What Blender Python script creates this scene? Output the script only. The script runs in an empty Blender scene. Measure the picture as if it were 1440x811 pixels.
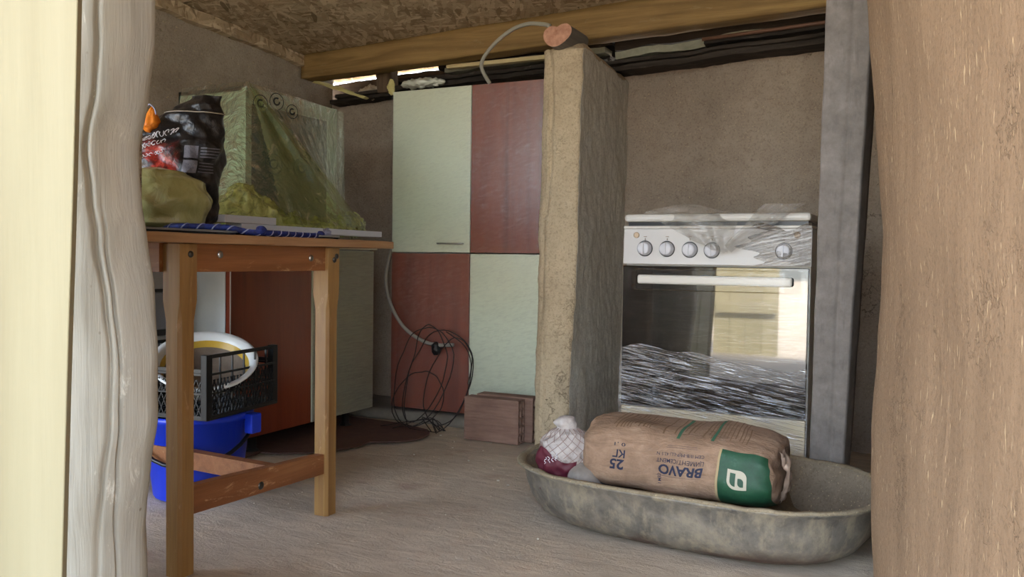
import bpy, bmesh, math, random
from mathutils import Vector, Matrix, noise, Quaternion
random.seed(7)
S = bpy.context.scene
COL = S.collection
PI = math.pi

# ------------------------------------------------------------ camera
cam_d = bpy.data.cameras.new('camera'); cam_d.sensor_width = 36; cam_d.lens = 30.0
cam = bpy.data.objects.new('camera', cam_d); COL.objects.link(cam)
YAW, PIT, ROL = math.radians(26), math.radians(2), math.radians(.8)
F_ = Vector((-math.sin(YAW)*math.cos(PIT), math.cos(YAW)*math.cos(PIT), -math.sin(PIT)))
R_ = Vector((math.cos(YAW), math.sin(YAW), 0)); U_ = R_.cross(F_)
R2, U2 = R_*math.cos(ROL)+U_*math.sin(ROL), U_*math.cos(ROL)-R_*math.sin(ROL)
m = Matrix((R2, U2, -F_)).transposed().to_4x4(); m.translation = (0, 0, .70)
cam.matrix_world = m
cam_d.clip_start = .02
S.camera = cam

# ------------------------------------------------------------ world, sun, exposure
W = bpy.data.worlds.new('world'); S.world = W; W.use_nodes = True
wn = W.node_tree.nodes; wl = W.node_tree.links; wn.clear()
wo = wn.new('ShaderNodeOutputWorld'); wb = wn.new('ShaderNodeBackground'); sk = wn.new('ShaderNodeTexSky')
sk.sky_type = 'NISHITA'; sk.sun_disc = False; sk.sun_elevation = math.radians(48); sk.sun_rotation = math.radians(25)
sk.air_density = 1.0; sk.dust_density = 2.5; sk.ozone_density = 1.0
hs = wn.new('ShaderNodeHueSaturation'); hs.inputs['Saturation'].default_value = .62
wl.new(sk.outputs[0], hs.inputs['Color']); wl.new(hs.outputs[0], wb.inputs[0]); wl.new(wb.outputs[0], wo.inputs[0])
wb.inputs[1].default_value = .5
sun_d = bpy.data.lights.new('sun', 'SUN'); sun_d.energy = 6.0; sun_d.angle = math.radians(.6); sun_d.color = (1, .93, .82)
sun = bpy.data.objects.new('sun', sun_d); COL.objects.link(sun)
sun.rotation_euler = Vector((-.30, -.58, -1.0)).to_track_quat('-Z', 'Y').to_euler()
S.view_settings.view_transform = 'Standard'; S.view_settings.look = 'None'
S.view_settings.gamma = 1; S.view_settings.use_curve_mapping = False
S.view_settings.exposure = 2.55

# ------------------------------------------------------------ material helpers
def hx(h):
    h = h.lstrip('#'); c = [int(h[i:i+2], 16)/255 for i in (0, 2, 4)]
    return tuple(((v/12.92) if v <= .04045 else ((v+.055)/1.055)**2.4) for v in c)+(1,)
class NT:
    def __init__(s, name):
        s.m = bpy.data.materials.new(name); s.m.use_nodes = True
        s.n = s.m.node_tree.nodes; s.l = s.m.node_tree.links
        s.b = s.n['Principled BSDF']; s.out = s.n['Material Output']
        s.tc = s.n.new('ShaderNodeTexCoord').outputs['Object']
    def new(s, t, **k):
        n = s.n.new(t)
        for a, v in k.items(): setattr(n, a, v)
        return n
    def link(s, a, b): s.l.new(a, b)
    def map(s, scale=(1, 1, 1), rot=(0, 0, 0), src=None, loc=(0, 0, 0)):
        n = s.new('ShaderNodeMapping'); n.inputs['Scale'].default_value = scale; n.inputs['Rotation'].default_value = rot
        n.inputs['Location'].default_value = loc
        s.link(src or s.tc, n.inputs[0]); return n.outputs[0]
    def noise(s, vec, scale=5, detail=6, rough=.6, dist=0, out='Fac'):
        n = s.new('ShaderNodeTexNoise'); s.link(vec, n.inputs['Vector'])
        n.inputs['Scale'].default_value = scale; n.inputs['Detail'].default_value = detail
        n.inputs['Roughness'].default_value = rough; n.inputs['Distortion'].default_value = dist
        return n.outputs[out]
    def voro(s, vec, scale=5, feature='F1', out='Distance', rnd=1):
        n = s.new('ShaderNodeTexVoronoi', feature=feature); s.link(vec, n.inputs['Vector']); n.inputs['Scale'].default_value = scale
        n.inputs['Randomness'].default_value = rnd
        return n.outputs[out]
    def ramp(s, fac, stops, interp='LINEAR'):
        n = s.new('ShaderNodeValToRGB'); s.link(fac, n.inputs[0]); e = n.color_ramp.elements
        n.color_ramp.interpolation = interp
        while len(e) < len(stops): e.new(.5)
        for i, (p, c) in enumerate(stops):
            e[i].position = p; e[i].color = hx(c) if isinstance(c, str) else (c, c, c, 1)
        return n.outputs[0]
    def mix(s, fac, a, b, mode='MIX'):
        n = s.new('ShaderNodeMix', data_type='RGBA', blend_type=mode)
        for sock, v in ((0, fac), (6, a), (7, b)):
            if hasattr(v, 'is_output'): s.link(v, n.inputs[sock])
            elif isinstance(v, str): n.inputs[sock].default_value = hx(v)
            elif isinstance(v, tuple): n.inputs[sock].default_value = v
            elif sock == 0: n.inputs[0].default_value = v
            else: n.inputs[sock].default_value = (v, v, v, 1)
        return n.outputs[2]
    def math(s, op, a, b=0, clamp=False):
        n = s.new('ShaderNodeMath', operation=op); n.use_clamp = clamp
        for i, v in ((0, a), (1, b)):
            if hasattr(v, 'is_output'): s.link(v, n.inputs[i])
            else: n.inputs[i].default_value = v
        return n.outputs[0]
    def color(s, c):
        if hasattr(c, 'is_output'): s.link(c, s.b.inputs['Base Color'])
        else: s.b.inputs['Base Color'].default_value = hx(c) if isinstance(c, str) else c
    def rough(s, r):
        if hasattr(r, 'is_output'): s.link(r, s.b.inputs['Roughness'])
        else: s.b.inputs['Roughness'].default_value = r
    def bump(s, h, strength=.5, dist=.01, prev=None):
        n = s.new('ShaderNodeBump'); n.inputs['Strength'].default_value = strength; n.inputs['Distance'].default_value = dist
        s.link(h, n.inputs['Height'])
        if prev: s.link(prev, n.inputs['Normal'])
        s.link(n.outputs[0], s.b.inputs['Normal']); return n.outputs[0]
    def set(s, **k):
        for a, v in k.items(): s.b.inputs[a.replace('_', ' ')].default_value = v
        return s

def plain(name, c, rough=.5, metallic=0, c2=None, sc=30, bump=0, spec=.5):
    t = NT(name)
    if c2:
        n = t.noise(t.map(), sc, 6, .65); t.color(t.ramp(n, [(.3, c), (.7, c2)]))
        if bump: t.bump(n, bump, .003)
    else: t.color(c)
    t.rough(rough); t.set(Metallic=metallic, Specular_IOR_Level=spec)
    return t.m

def adobe(name, c1, c2, c3, streak=False, crack=.5, fleck='#d8c39a', rough=.95, bumpd=.006, crackscale=1.6, sheen=0):
    t = NT(name)
    big = t.noise(t.map((1, 1, .55) if streak else (1, 1, 1)), 2.3, 5, .6, .4)
    mid = t.noise(t.map((1, 1, .14) if streak else (1, 1, 1)), 14, 7, .65, .3)
    fine = t.noise(t.map(), 130, 4, .7)
    col = t.ramp(big, [(.3, c1), (.52, c2), (.72, c3)])
    col = t.mix(.5, col, t.ramp(mid, [(.3, c1), (.7, c3)]))
    col = t.mix(t.math('MULTIPLY', t.ramp(fine, [(.35, 1.), (.5, 0.)]), .35), col, '#5c4a38')
    fl = t.noise(t.map((1, 1, .2) if streak else (1, .35, 1), (0.3, .4, .5)), 190, 2, .5)
    col = t.mix(t.ramp(fl, [(.66, 0.), (.72, .55)]), col, fleck)
    # sparse dark pits
    pits = t.ramp(t.voro(t.map((1, 1, .5)), 11, 'F1'), [(.03, 1.), (.10, 0.)])
    pm = t.ramp(t.noise(t.map(loc=(3, 1, 2)), 3.3, 2), [(.52, 0.), (.62, 1.)])
    pit = t.math('MULTIPLY', pits, pm)
    col = t.mix(t.math('MULTIPLY', pit, .6), col, '#4a3a2a')
    # cracks
    wv = t.new('ShaderNodeVectorMath', operation='ADD'); t.link(t.map(((1, 1, .35))), wv.inputs[0])
    nz = t.new('ShaderNodeVectorMath', operation='SCALE'); t.link(t.noise(t.map(), 5, 6, .7, out='Color'), nz.inputs[0]); nz.inputs['Scale'].default_value = .55
    t.link(nz.outputs[0], wv.inputs[1])
    ed = t.voro(wv.outputs[0], crackscale, 'DISTANCE_TO_EDGE')
    cr = t.ramp(ed, [(.0, 1.), (.009, 0.)])
    cm = t.ramp(t.noise(t.map(loc=(7, 4, 2)), 2.2, 2), [(.50, 0.), (.58, 1.)])
    ck = t.math('MULTIPLY', t.math('MULTIPLY', cr, cm), crack, True)
    col = t.mix(ck, col, '#3a2e22')
    t.color(col); t.rough(rough)
    h = t.math('ADD', t.math('MULTIPLY', mid, .9), t.math('MULTIPLY', fine, .35))
    h = t.math('SUBTRACT', h, t.math('MULTIPLY', ck, .8)); h = t.math('SUBTRACT', h, t.math('MULTIPLY', pit, .5))
    t.bump(h, .75, bumpd); t.set(Specular_IOR_Level=.15)
    return t.m

def wood(name, c1, c2, c3, axis='z', rough=.5, fine=1., knots=False, wear=None, ring=9., bump=.25, spec=.4, dist=1.2, holes=0):
    t = NT(name); a = {'x': 0, 'y': 1, 'z': 2}[axis]
    sc = [1., 1., 1.]; sc[a] = .07
    v = t.map(tuple(sc))
    g = t.noise(v, ring*2.2, 5, .55, dist); f = t.noise(t.map(tuple(4*q if i != a else .12 for i, q in enumerate(sc))), 60, 4, .6)
    col = t.ramp(g, [(.28, c1), (.5, c2), (.72, c3)])
    col = t.mix(t.math('MULTIPLY', t.ramp(f, [(.3, 1.), (.55, 0.)]), .35*fine), col, c1)
    if wear:
        w = t.ramp(t.noise(t.map(tuple(.35 if i == a else 1.2 for i in range(3))), 26, 8, .75, .5), [(.60, 0.), (.67, .75)])
        col = t.mix(w, col, wear)
    if knots:
        k = t.ramp(t.voro(t.map(tuple(.45 if i == a else 1 for i in range(3))), 4.5, 'F1'), [(.035, 1.), (.075, 0.)])
        col = t.mix(t.math('MULTIPLY', k, .8), col, knots)
    if holes:
        k = t.ramp(t.voro(t.map((1, 1, .8)), holes, 'F1'), [(.05, 1.), (.11, 0.)]); km = t.ramp(t.noise(t.map(loc=(4, 4, 4)), 9, 2), [(.50, 0.), (.58, 1.)])
        col = t.mix(t.math('MULTIPLY', t.math('MULTIPLY', k, km), .7), col, '#5a4c3c')
    t.color(col); t.rough(rough); t.bump(t.math('ADD', g, f), bump, .002); t.set(Specular_IOR_Level=spec)
    return t.m

def film(name, tint=(1, 1, 1, 1), gloss=.12, rough=.12, strength=.5, sc=(1, 1, 1), rot=(0, 0, 0), scale=40, haze=.06, hazec=(.8, .8, .78, 1), dist=.004, detail=5, sharp=False, thr=.50):
    t = NT(name); n = t.n; n.remove(t.b)
    tr = t.new('ShaderNodeBsdfTransparent'); tr.inputs[0].default_value = tint
    gl = t.new('ShaderNodeBsdfGlossy'); gl.inputs['Roughness'].default_value = rough
    df = t.new('ShaderNodeBsdfDiffuse'); df.inputs[0].default_value = hazec
    wr = t.noise(t.map(sc, src=t.map((1, 1, 1), rot)), scale, detail, .6, .8)
    b = t.new('ShaderNodeBump'); b.inputs['Strength'].default_value = strength; b.inputs['Distance'].default_value = dist
    t.link(wr, b.inputs['Height']); t.link(b.outputs[0], gl.inputs['Normal'])
    m1 = t.new('ShaderNodeMixShader'); t.link(tr.outputs[0], m1.inputs[1]); t.link(df.outputs[0], m1.inputs[2])
    hz = t.math('MULTIPLY', t.ramp(wr, [(.35, .4), (.75, 1.6)]), haze, True); t.link(hz, m1.inputs[0])
    lw = t.new('ShaderNodeFresnel'); lw.inputs[0].default_value = 1.4; t.link(b.outputs[0], lw.inputs['Normal'])
    fac = t.math('ADD', t.math('MULTIPLY', lw.outputs[0], .8), t.math('MULTIPLY', t.ramp(wr, [(thr, .03), (thr+.10, 1.)] if sharp else [(.48, .25), (.66, 1.)]), gloss), True)
    m2 = t.new('ShaderNodeMixShader'); t.link(fac, m2.inputs[0]); t.link(m1.outputs[0], m2.inputs[1]); t.link(gl.outputs[0], m2.inputs[2])
    t.link(m2.outputs[0], t.out.inputs[0])
    return t.m

def osb(name, axis='xy'):
    t = NT(name); col = None; base = t.ramp(t.noise(t.map(), 3, 4), [(.3, '#a39076'), (.7, '#b9a687')]); col = base; hsum = None
    for k in range(6):
        ang = (k*.61+.3)*PI*.7
        if axis == 'xy': v = t.map((1, 1, .2), (0, 0, ang)); v = t.map((11, 55, 1), src=v, loc=(k*3.7, k*1.9, 0))
        else: v = t.map((1, 1, 1), (ang, 0, 0)); v = t.map((1, 11, 55), src=v, loc=(0, k*3.7, k*1.9))
        c = t.voro(v, 1, 'F1', 'Color'); sp = t.new('ShaderNodeSeparateColor'); t.link(c, sp.inputs[0])
        d = t.voro(v, 1, 'DISTANCE_TO_EDGE')
        mask = t.math('MULTIPLY', t.ramp(sp.outputs[0], [(.58, 0.), (.60, 1.)], 'CONSTANT'), t.ramp(d, [(.03, 0.), (.08, 1.)]))
        cc = t.ramp(sp.outputs[1], [(.0, '#8a7557'), (.3, '#a89174'), (.6, '#c4af90'), (.92, '#d9c6a6'), (1., '#6a573d')])
        col = t.mix(t.math('MULTIPLY', mask, .85), col, cc)
        hh = t.math('MULTIPLY', mask, sp.outputs[2]); hsum = hh if hsum is None else t.math('MAXIMUM', hsum, hh)
    dk = t.ramp(t.noise(t.map((1, .4, 1), (0, 0, .8)), 60, 3, .6), [(.27, 1.), (.34, 0.)])
    col = t.mix(t.math('MULTIPLY', dk, .8), col, '#3a2a1a')
    t.color(col); t.rough(.8); t.bump(hsum, .7, .003); t.set(Specular_IOR_Level=.2)
    return t.m

# ------------------------------------------------------------ geometry helpers
def obj(name, bm, mat, parent=None, smooth=False, auto=False):
    root = parent
    off = Vector((0, 0, 0))
    while root is not None:
        off += root.location; root = root.parent
    if off.length: bmesh.ops.translate(bm, verts=bm.verts, vec=-off)
    bmesh.ops.recalc_face_normals(bm, faces=bm.faces)
    me = bpy.data.meshes.new(name); bm.to_mesh(me); bm.free()
    for x in (mat if isinstance(mat, (list, tuple)) else [mat]): me.materials.append(x)
    if smooth: me.polygons.foreach_set('use_smooth', [True]*len(me.polygons))
    o = bpy.data.objects.new(name, me); COL.objects.link(o)
    if parent is not None: o.parent = parent
    if auto:
        md = o.modifiers.new('bevel', 'BEVEL'); md.width = auto; md.segments = 2; md.limit_method = 'ANGLE'; md.angle_limit = math.radians(40)
    return o
def thing(name, label, cat, loc, group=None):
    o = bpy.data.objects.new(name, None); COL.objects.link(o); o.location = loc; o.empty_display_size = .05
    o['label'] = label; o['category'] = cat
    if group: o['group'] = group
    return o
def tag(o, label, cat, group=None):
    o['label'] = label; o['category'] = cat
    if group: o['group'] = group
    return o
def struct(name, bm, mat, smooth=False, label=None):
    o = obj(name, bm, mat, None, smooth); o['kind'] = 'structure'
    if label: o['label'] = label
    return o
def box(bm, x0, x1, y0, y1, z0, z1, mi=0):
    vs = [bm.verts.new((x, y, z)) for z in (z0, z1) for y in (y0, y1) for x in (x0, x1)]
    for f in ((0, 1, 3, 2), (4, 5, 7, 6), (0, 1, 5, 4), (2, 3, 7, 6), (0, 2, 6, 4), (1, 3, 7, 5)):
        bm.faces.new([vs[i] for i in f]).material_index = mi
    return vs
def B(*a):
    bm = bmesh.new(); box(bm, *a); return bm
def fr(p, s=1., o=4): return noise.fractal(Vector(p)*s, 1., 2., o)
def hexa(P, n=(4, 4, 4), fn=None, bm=None, close=True):
    """a box between eight corners (x fastest, then y, then z), finely divided; fn(u,v,w,co)->co"""
    bm = bm or bmesh.new(); P = [Vector(p) for p in P]; cache = {}
    def pt(i, j, k):
        key = (i, j, k)
        if key not in cache:
            u, v, w = i/n[0], j/n[1], k/n[2]
            a = P[0].lerp(P[1], u).lerp(P[2].lerp(P[3], u), v); b = P[4].lerp(P[5], u).lerp(P[6].lerp(P[7], u), v)
            co = a.lerp(b, w)
            if fn: co = fn(u, v, w, co)
            cache[key] = bm.verts.new(co)
        return cache[key]
    def face(a, b, c, d): bm.faces.new((a, b, c, d))
    for k in (0, n[2]):
        for i in range(n[0]):
            for j in range(n[1]): face(pt(i, j, k), pt(i+1, j, k), pt(i+1, j+1, k), pt(i, j+1, k))
    for j in (0, n[1]):
        for i in range(n[0]):
            for k in range(n[2]): face(pt(i, j, k), pt(i+1, j, k), pt(i+1, j, k+1), pt(i, j, k+1))
    for i in (0, n[0]):
        for j in range(n[1]):
            for k in range(n[2]): face(pt(i, j, k), pt(i, j+1, k), pt(i, j+1, k+1), pt(i, j, k+1))
    return bm
def P8(x0, x1, y0, y1, z0, z1): return [(x, y, z) for z in (z0, z1) for y in (y0, y1) for x in (x0, x1)]
def nvec(p, s, o=3):
    return Vector((fr(p, s, o), fr(Vector(p)+Vector((9.1, 3.3, 1.7)), s, o), fr(Vector(p)+Vector((-4.2, 7.7, 5.1)), s, o)))
def rough_fn(amp, s, amp2=0, s2=20): return lambda u, v, w, co: co+nvec(co, s)*amp+(nvec(co, s2, 2)*amp2 if amp2 else Vector())
def smooth_path(pts, n=8):
    pts = [Vector(p) for p in pts]; out = []
    for i in range(len(pts)-1):
        p0, p1, p2, p3 = pts[max(i-1, 0)], pts[i], pts[i+1], pts[min(i+2, len(pts)-1)]
        for k in range(n):
            t = k/n
            out.append(.5*((2*p1)+(p2-p0)*t+(2*p0-5*p1+4*p2-p3)*t*t+(3*p1-p0-3*p2+p3)*t**3))
    out.append(pts[-1]); return out
def tube(pts, r, seg=8, bm=None, closed=False, caps=True):
    bm = bm or bmesh.new(); pts = [Vector(p) for p in pts]; rings = []; N = len(pts)
    rr = r if hasattr(r, '__len__') else [r]*N
    t0 = (pts[1]-pts[0]).normalized(); up = Vector((0, 0, 1)) if abs(t0.z) < .9 else Vector((1, 0, 0))
    a = t0.cross(up).normalized()
    for i in range(N):
        t = (pts[min(i+1, N-1)]-pts[max(i-1, 0)]).normalized()
        a = (a-t*a.dot(t)).normalized(); b = t.cross(a)
        rings.append([bm.verts.new(pts[i]+(a*math.cos(2*PI*k/seg)+b*math.sin(2*PI*k/seg))*rr[i]) for k in range(seg)])
    for i in range(N-1):
        for k in range(seg): bm.faces.new((rings[i][k], rings[i][(k+1) % seg], rings[i+1][(k+1) % seg], rings[i+1][k]))
    if caps:
        bm.faces.new(rings[0]); bm.faces.new(rings[-1])
    return bm
def lathe(prof, M=Matrix(), seg=32, bm=None, mi=None):
    bm = bm or bmesh.new(); rings = []
    for (r, z) in prof:
        if r < 1e-5: rings.append([bm.verts.new(M @ Vector((0, 0, z)))])
        else: rings.append([bm.verts.new(M @ Vector((r*math.cos(2*PI*k/seg), r*math.sin(2*PI*k/seg), z))) for k in range(seg)])
    for i in range(len(rings)-1):
        A, Bq = rings[i], rings[i+1]
        for k in range(seg):
            k2 = (k+1) % seg
            if len(A) == 1 and len(Bq) == 1: continue
            if len(A) == 1: f = bm.faces.new((A[0], Bq[k], Bq[k2]))
            elif len(Bq) == 1: f = bm.faces.new((A[k], A[k2], Bq[0]))
            else: f = bm.faces.new((A[k], A[k2], Bq[k2], Bq[k]))
            if mi: f.material_index = mi[i]
    return bm
def bar(bm, a, b, w, h=None, up=Vector((0, 0, 1))):
    a, b = Vector(a), Vector(b); h = h or w; t = (b-a).normalized()
    s = t.cross(up); s = s.normalized() if s.length > 1e-4 else Vector((1, 0, 0)); q = s.cross(t)
    vs = [bm.verts.new(p+s*i*w/2+q*j*h/2) for p in (a, b) for i, j in ((-1, -1), (1, -1), (1, 1), (-1, 1))]
    for f in ((0, 1, 2, 3), (4, 5, 6, 7), (0, 1, 5, 4), (1, 2, 6, 5), (2, 3, 7, 6), (3, 0, 4, 7)): bm.faces.new([vs[i] for i in f])
def sheet(fn, nu, nv, bm=None):
    bm = bm or bmesh.new(); g = [[bm.verts.new(fn(i/nu, j/nv)) for j in range(nv+1)] for i in range(nu+1)]
    for i in range(nu):
        for j in range(nv): bm.faces.new((g[i][j], g[i+1][j], g[i+1][j+1], g[i][j+1]))
    return bm
def text_mesh(s, size, bold=0.):
    cu = bpy.data.curves.new('t', 'FONT'); cu.body = s; cu.size = size; cu.offset = bold; cu.resolution_u = 3
    ob = bpy.data.objects.new('t', cu); COL.objects.link(ob)
    me = bpy.data.meshes.new_from_object(ob); bm = bmesh.new(); bm.from_mesh(me)
    bpy.data.objects.remove(ob); bpy.data.meshes.remove(me); bpy.data.curves.remove(cu)
    return bm
def bounds(bm):
    xs = [v.co.x for v in bm.verts]; ys = [v.co.y for v in bm.verts]; return min(xs), max(xs), min(ys), max(ys)
def slice_bm(bm, step):
    x0, x1, y0, y1 = bounds(bm)
    for ax, a, b in ((0, x0, x1), (1, y0, y1)):
        p = a+step
        while p < b:
            no = Vector((1, 0, 0)) if ax == 0 else Vector((0, 1, 0)); co = Vector((p, 0, 0)) if ax == 0 else Vector((0, p, 0))
            bmesh.ops.bisect_plane(bm, geom=bm.verts[:]+bm.edges[:]+bm.faces[:], plane_co=co, plane_no=no); p += step
def merge(dst, src):
    me = bpy.data.meshes.new('tmp'); src.to_mesh(me); src.free(); dst.from_mesh(me); bpy.data.meshes.remove(me)
def poly(bm, pts, mi=0):
    f = bm.faces.new([bm.verts.new(Vector((p[0], p[1], 0))) for p in pts]); f.material_index = mi; return f

# ------------------------------------------------------------ materials
M_room = adobe('adobe_room', '#92877a', '#a89c8c', '#b6aa98', crack=.45)
M_back = adobe('adobe_back', '#8f7f70', '#a08f7e', '#ae9e8c', crack=.6)
M_pier = adobe('adobe_pier', '#a8967c', '#bfac8e', '#ccb99a', crack=.5, crackscale=2.1, bumpd=.010)
M_pierside = adobe('adobe_pier_side', '#c2bcae', '#d2ccbe', '#dcd6c8', crack=.2, streak=True)  # grey skim on the side, paled to make up for weak light
M_jamb = adobe('adobe_jamb', '#7d6650', '#90765d', '#9e8368', streak=True, crack=.25, rough=.9, fleck='#e0c49a', bumpd=.008)
M_osb = osb('osb_ceiling'); M_osbe = osb('osb_strip', 'yz')
M_beam = wood('beam_wood', '#6b532c', '#8c6f42', '#a0834f', 'x', .75, knots='#2c1c0e', wear='#8f7a55')
M_dark = wood('charred_wood', '#17130f', '#2e261f', '#4a4037', 'x', .85, wear='#6b6458')
M_log = wood('weathered_log', '#8f8a7f', '#a39e92', '#b0aa9d', 'z', .85, fine=.5, knots='#70604a', wear='#cfcabd', ring=5, spec=.2, bump=.5, holes=38)
M_pine = wood('pine_board', '#857c5e', '#928a6c', '#9b9376', 'z', .6, fine=.25, knots='#8a6234', ring=4.5, bump=.1, dist=.6)
M_table = wood('table_wood', '#7a5632', '#94703f', '#a57f4f', 'z', .36, wear='#b08a5f', bump=.15)
M_tablex = wood('table_wood_rail', '#70421f', '#8c5830', '#9a663c', 'y', .45, wear='#b58a60', bump=.2)
M_tabletop = wood('table_edge', '#80593a', '#9a7450', '#ab8660', 'y', .6, wear='#8b5c34', bump=.2)
M_cherry = wood('cherry_laminate', '#6a2a18', '#823b24', '#8e4528', 'z', .28, fine=.5, ring=5, bump=.02, spec=.5)
M_cream = plain('cream_laminate', '#d2d5bd', .35)
M_white = plain('white_board', '#d8d8d2', .5)
M_whitepanel = plain('white_side_panel', '#c9ced0', .5, c2='#d4d8d8', sc=12)
M_black = plain('black_plastic', '#0a0b0e', .4)
M_steel = plain('steel', '#b9b9b5', .3, 1)
M_blue = plain('blue_plastic', '#1638c8', .35)
M_dkmat = plain('brown_lino', '#4a3029', .7, c2='#604338', sc=20)

# floor
t = NT('earth_floor')
v = t.map((1, 1, 1)); n1 = t.noise(v, 2.2, 6, .6, .5); n2 = t.noise(t.map((.35, 1, 1), (0, 0, .45)), 28, 7, .7, .6); n3 = t.noise(v, 160, 4, .7)
c = t.ramp(n1, [(.3, '#bcae9b'), (.5, '#cdbda8'), (.72, '#d8c6ae')])
c = t.mix(t.ramp(n2, [(.35, .45), (.6, 0.)]), c, '#a09282')
c = t.mix(t.ramp(n3, [(.60, 0.), (.70, .4)]), c, '#cdc3b2')
c = t.mix(t.ramp(t.noise(t.map(loc=(2, 5, 0)), 4.4, 4), [(.58, 0.), (.72, .35)]), c, '#9a6b55')
t.color(c); t.rough(.85); t.set(Specular_IOR_Level=.25)
t.bump(t.math('ADD', t.math('MULTIPLY', n2, 1.), t.math('MULTIPLY', n3, .4)), .8, .008)
M_floor = t.m

# ------------------------------------------------------------ large structure
def floor_z(x, y): return .006*fr((x, y, 0), 2.5, 3)
bm = sheet(lambda u, v: Vector((-2.9+3.9*u, .6+3.0*v, floor_z(-2.9+3.9*u, .6+3.0*v)-.004)), 130, 100)
struct('floor', bm, M_floor, True)
t = NT('yard_earth'); n = t.noise(t.map(), 1.2, 8, .65)
t.color(t.ramp(n, [(.3, '#857a6a'), (.7, '#a89c8a')])); t.rough(.95); M_yard = t.m
bm = sheet(lambda u, v: Vector((-30+60*u, -30+60*v, -.03)), 4, 4); struct('ground', bm, M_yard)

def ceil_z(x, y): return 1.63+.04*(x+2.6)-.06*(y-3.15)
def hexz(x0, x1, y0, y1, zf0, zf1, n, fn=None):
    P = [(x, y, zf0(x, y)) for y in (y0, y1) for x in (x0, x1)]+[(x, y, zf1(x, y)) for y in (y0, y1) for x in (x0, x1)]
    return hexa(P, n, fn)
struct('ceiling', hexz(-2.85, 1.1, -.55, 3.60, ceil_z, lambda x, y: ceil_z(x, y)+.022, (2, 2, 1)), M_osb)  # unseen front overhang added as an eave to shade the doorway
bm = hexz(-2.665, -2.62, 1.0, 3.17, lambda x, y: ceil_z(x, y)-.052, lambda x, y: ceil_z(x, y)-.002, (1, 60, 3), rough_fn(.006, 9, .003, 30))
struct('trim_1', bm, M_osbe)
# left wall
bm = hexz(-2.85, -2.65, .85, 3.42, lambda x, y: -.05, lambda x, y: ceil_z(x, y), (2, 60, 50),
          lambda u, v, w, co: co+Vector((nvec(co, 1.6).x*.02+nvec(co, 9).x*.004, 0, 0)) if u > .9 else co)
struct('wall_left', bm, M_room, True)
# back wall (top edge rises to the right)
def wt(x): return 1.445+.043*(x+2.53)
bm = hexz(-2.85, 1.1, 3.42, 3.62, lambda x, y: -.05, lambda x, y: wt(x), (110, 2, 50),
          lambda u, v, w, co: co+Vector((0, nvec(co, 1.8).x*.02+nvec(co, 9).x*.004, (fr(co, 6)*.012 if w > .99 else 0))) if v < .1 else co)
wall_back = struct('wall_back', bm, M_back, True)
# right wall beyond the adobe pier of the doorway
struct('wall_right', hexa(P8(.34, .55, 1.8, 3.5, -.05, 1.72), (2, 20, 20), rough_fn(.01, 3)), M_back, True)
# thick adobe jamb on the right of the doorway
def jamb_fn(u, v, w, co):
    z = co.z
    # edge bulges with height
    e = .018*math.sin((z-.35)*4.2)-.02*(z-.7)+(.05*max(0, .45-z))
    if u < .5: co = co+Vector(((e-.016)*v*(1-u*2), 0, 0))
    r = .07
    if v > 1-r/2.2 and u < .12:
        tt = (v-(1-r/2.2))/(r/2.2); co = co+Vector((r*(1-math.sqrt(max(0, 1-tt*tt)))*1.0, 0, 0))
    d = nvec(co, 2.0)*.010+nvec(co, 7)*.0022+nvec((co.x, co.y, co.z*.5), 26, 2)*.0008
    return co+d
P = [(.36, -.3, -.05), (1.1, -.3, -.05), (-.095, 1.9, -.05), (1.1, 1.9, -.05), (.36, -.3, 1.85), (1.1, -.3, 1.85), (-.115, 1.9, 1.72), (1.1, 1.9, 1.72)]
struct('wall_jamb', hexa(P, (10, 150, 110), jamb_fn), M_jamb, True)
# front wall left of the doorway
struct('wall_front', hexa(P8(-2.85, -2.45, .90, 1.05, -.05, 1.78), (8, 2, 20), rough_fn(.008, 4)), M_room, True)
struct('trim_2', hexa(P8(-1.86, -1.225, .945, 1.05, -.05, 1.78), (4, 2, 20), rough_fn(.008, 4)), M_room, True)

# partition stub wall
def pier_fn(u, v, w, co):
    d = nvec(co, 3.0)*.007+nvec(co, 11)*.0035+nvec(co, 38, 2)*.0022
    # slumped front corners
    if v < .15:
        co = co+Vector((0, .02*(abs(u-.5)*2)**3*(1-v/.15), 0))
        k = math.exp(-((u-.24-.06*math.sin(co.z*7))/.055)**2)*(1 if co.z > .85 else .35)
        co = co+Vector((0, .016*k*(1-v/.15), 0))
        if u < .2: co = co+Vector((0, .010*(1-v/.15), 0))
    if w > .94: co = co+Vector((0, 0, (w-.94)/.06*(fr(co, 9)*.012+.055*max(0, 1-(abs(u-.5)*2)**2)*min(1, v/.12))))
    return co+d
P = [(-1.245, 2.72, -.03), (-1.110, 2.72, -.03), (-1.31, 3.45, -.03), (-1.165, 3.45, -.03), (-1.238, 2.74, 1.432), (-1.080, 2.73, 1.432), (-1.31, 3.45, 1.435), (-1.142, 3.45, 1.435)]
bm = hexa(P, (24, 80, 150), pier_fn)
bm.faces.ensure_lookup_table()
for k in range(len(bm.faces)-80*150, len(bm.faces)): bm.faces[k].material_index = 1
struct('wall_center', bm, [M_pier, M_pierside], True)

# ------------------------------------------------------------ roof timbers
beam = hexz(-2.64, .6, 3.15, 3.25, lambda x, y: 1.522+.030*(x+2.57), lambda x, y: ceil_z(x, y)-.002, (120, 4, 5), rough_fn(.003, 5, .0015, 25))
tag(obj('roof_beam', beam, M_beam, None, True), 'long squared pine beam under the chipboard ceiling', 'beam')
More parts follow.
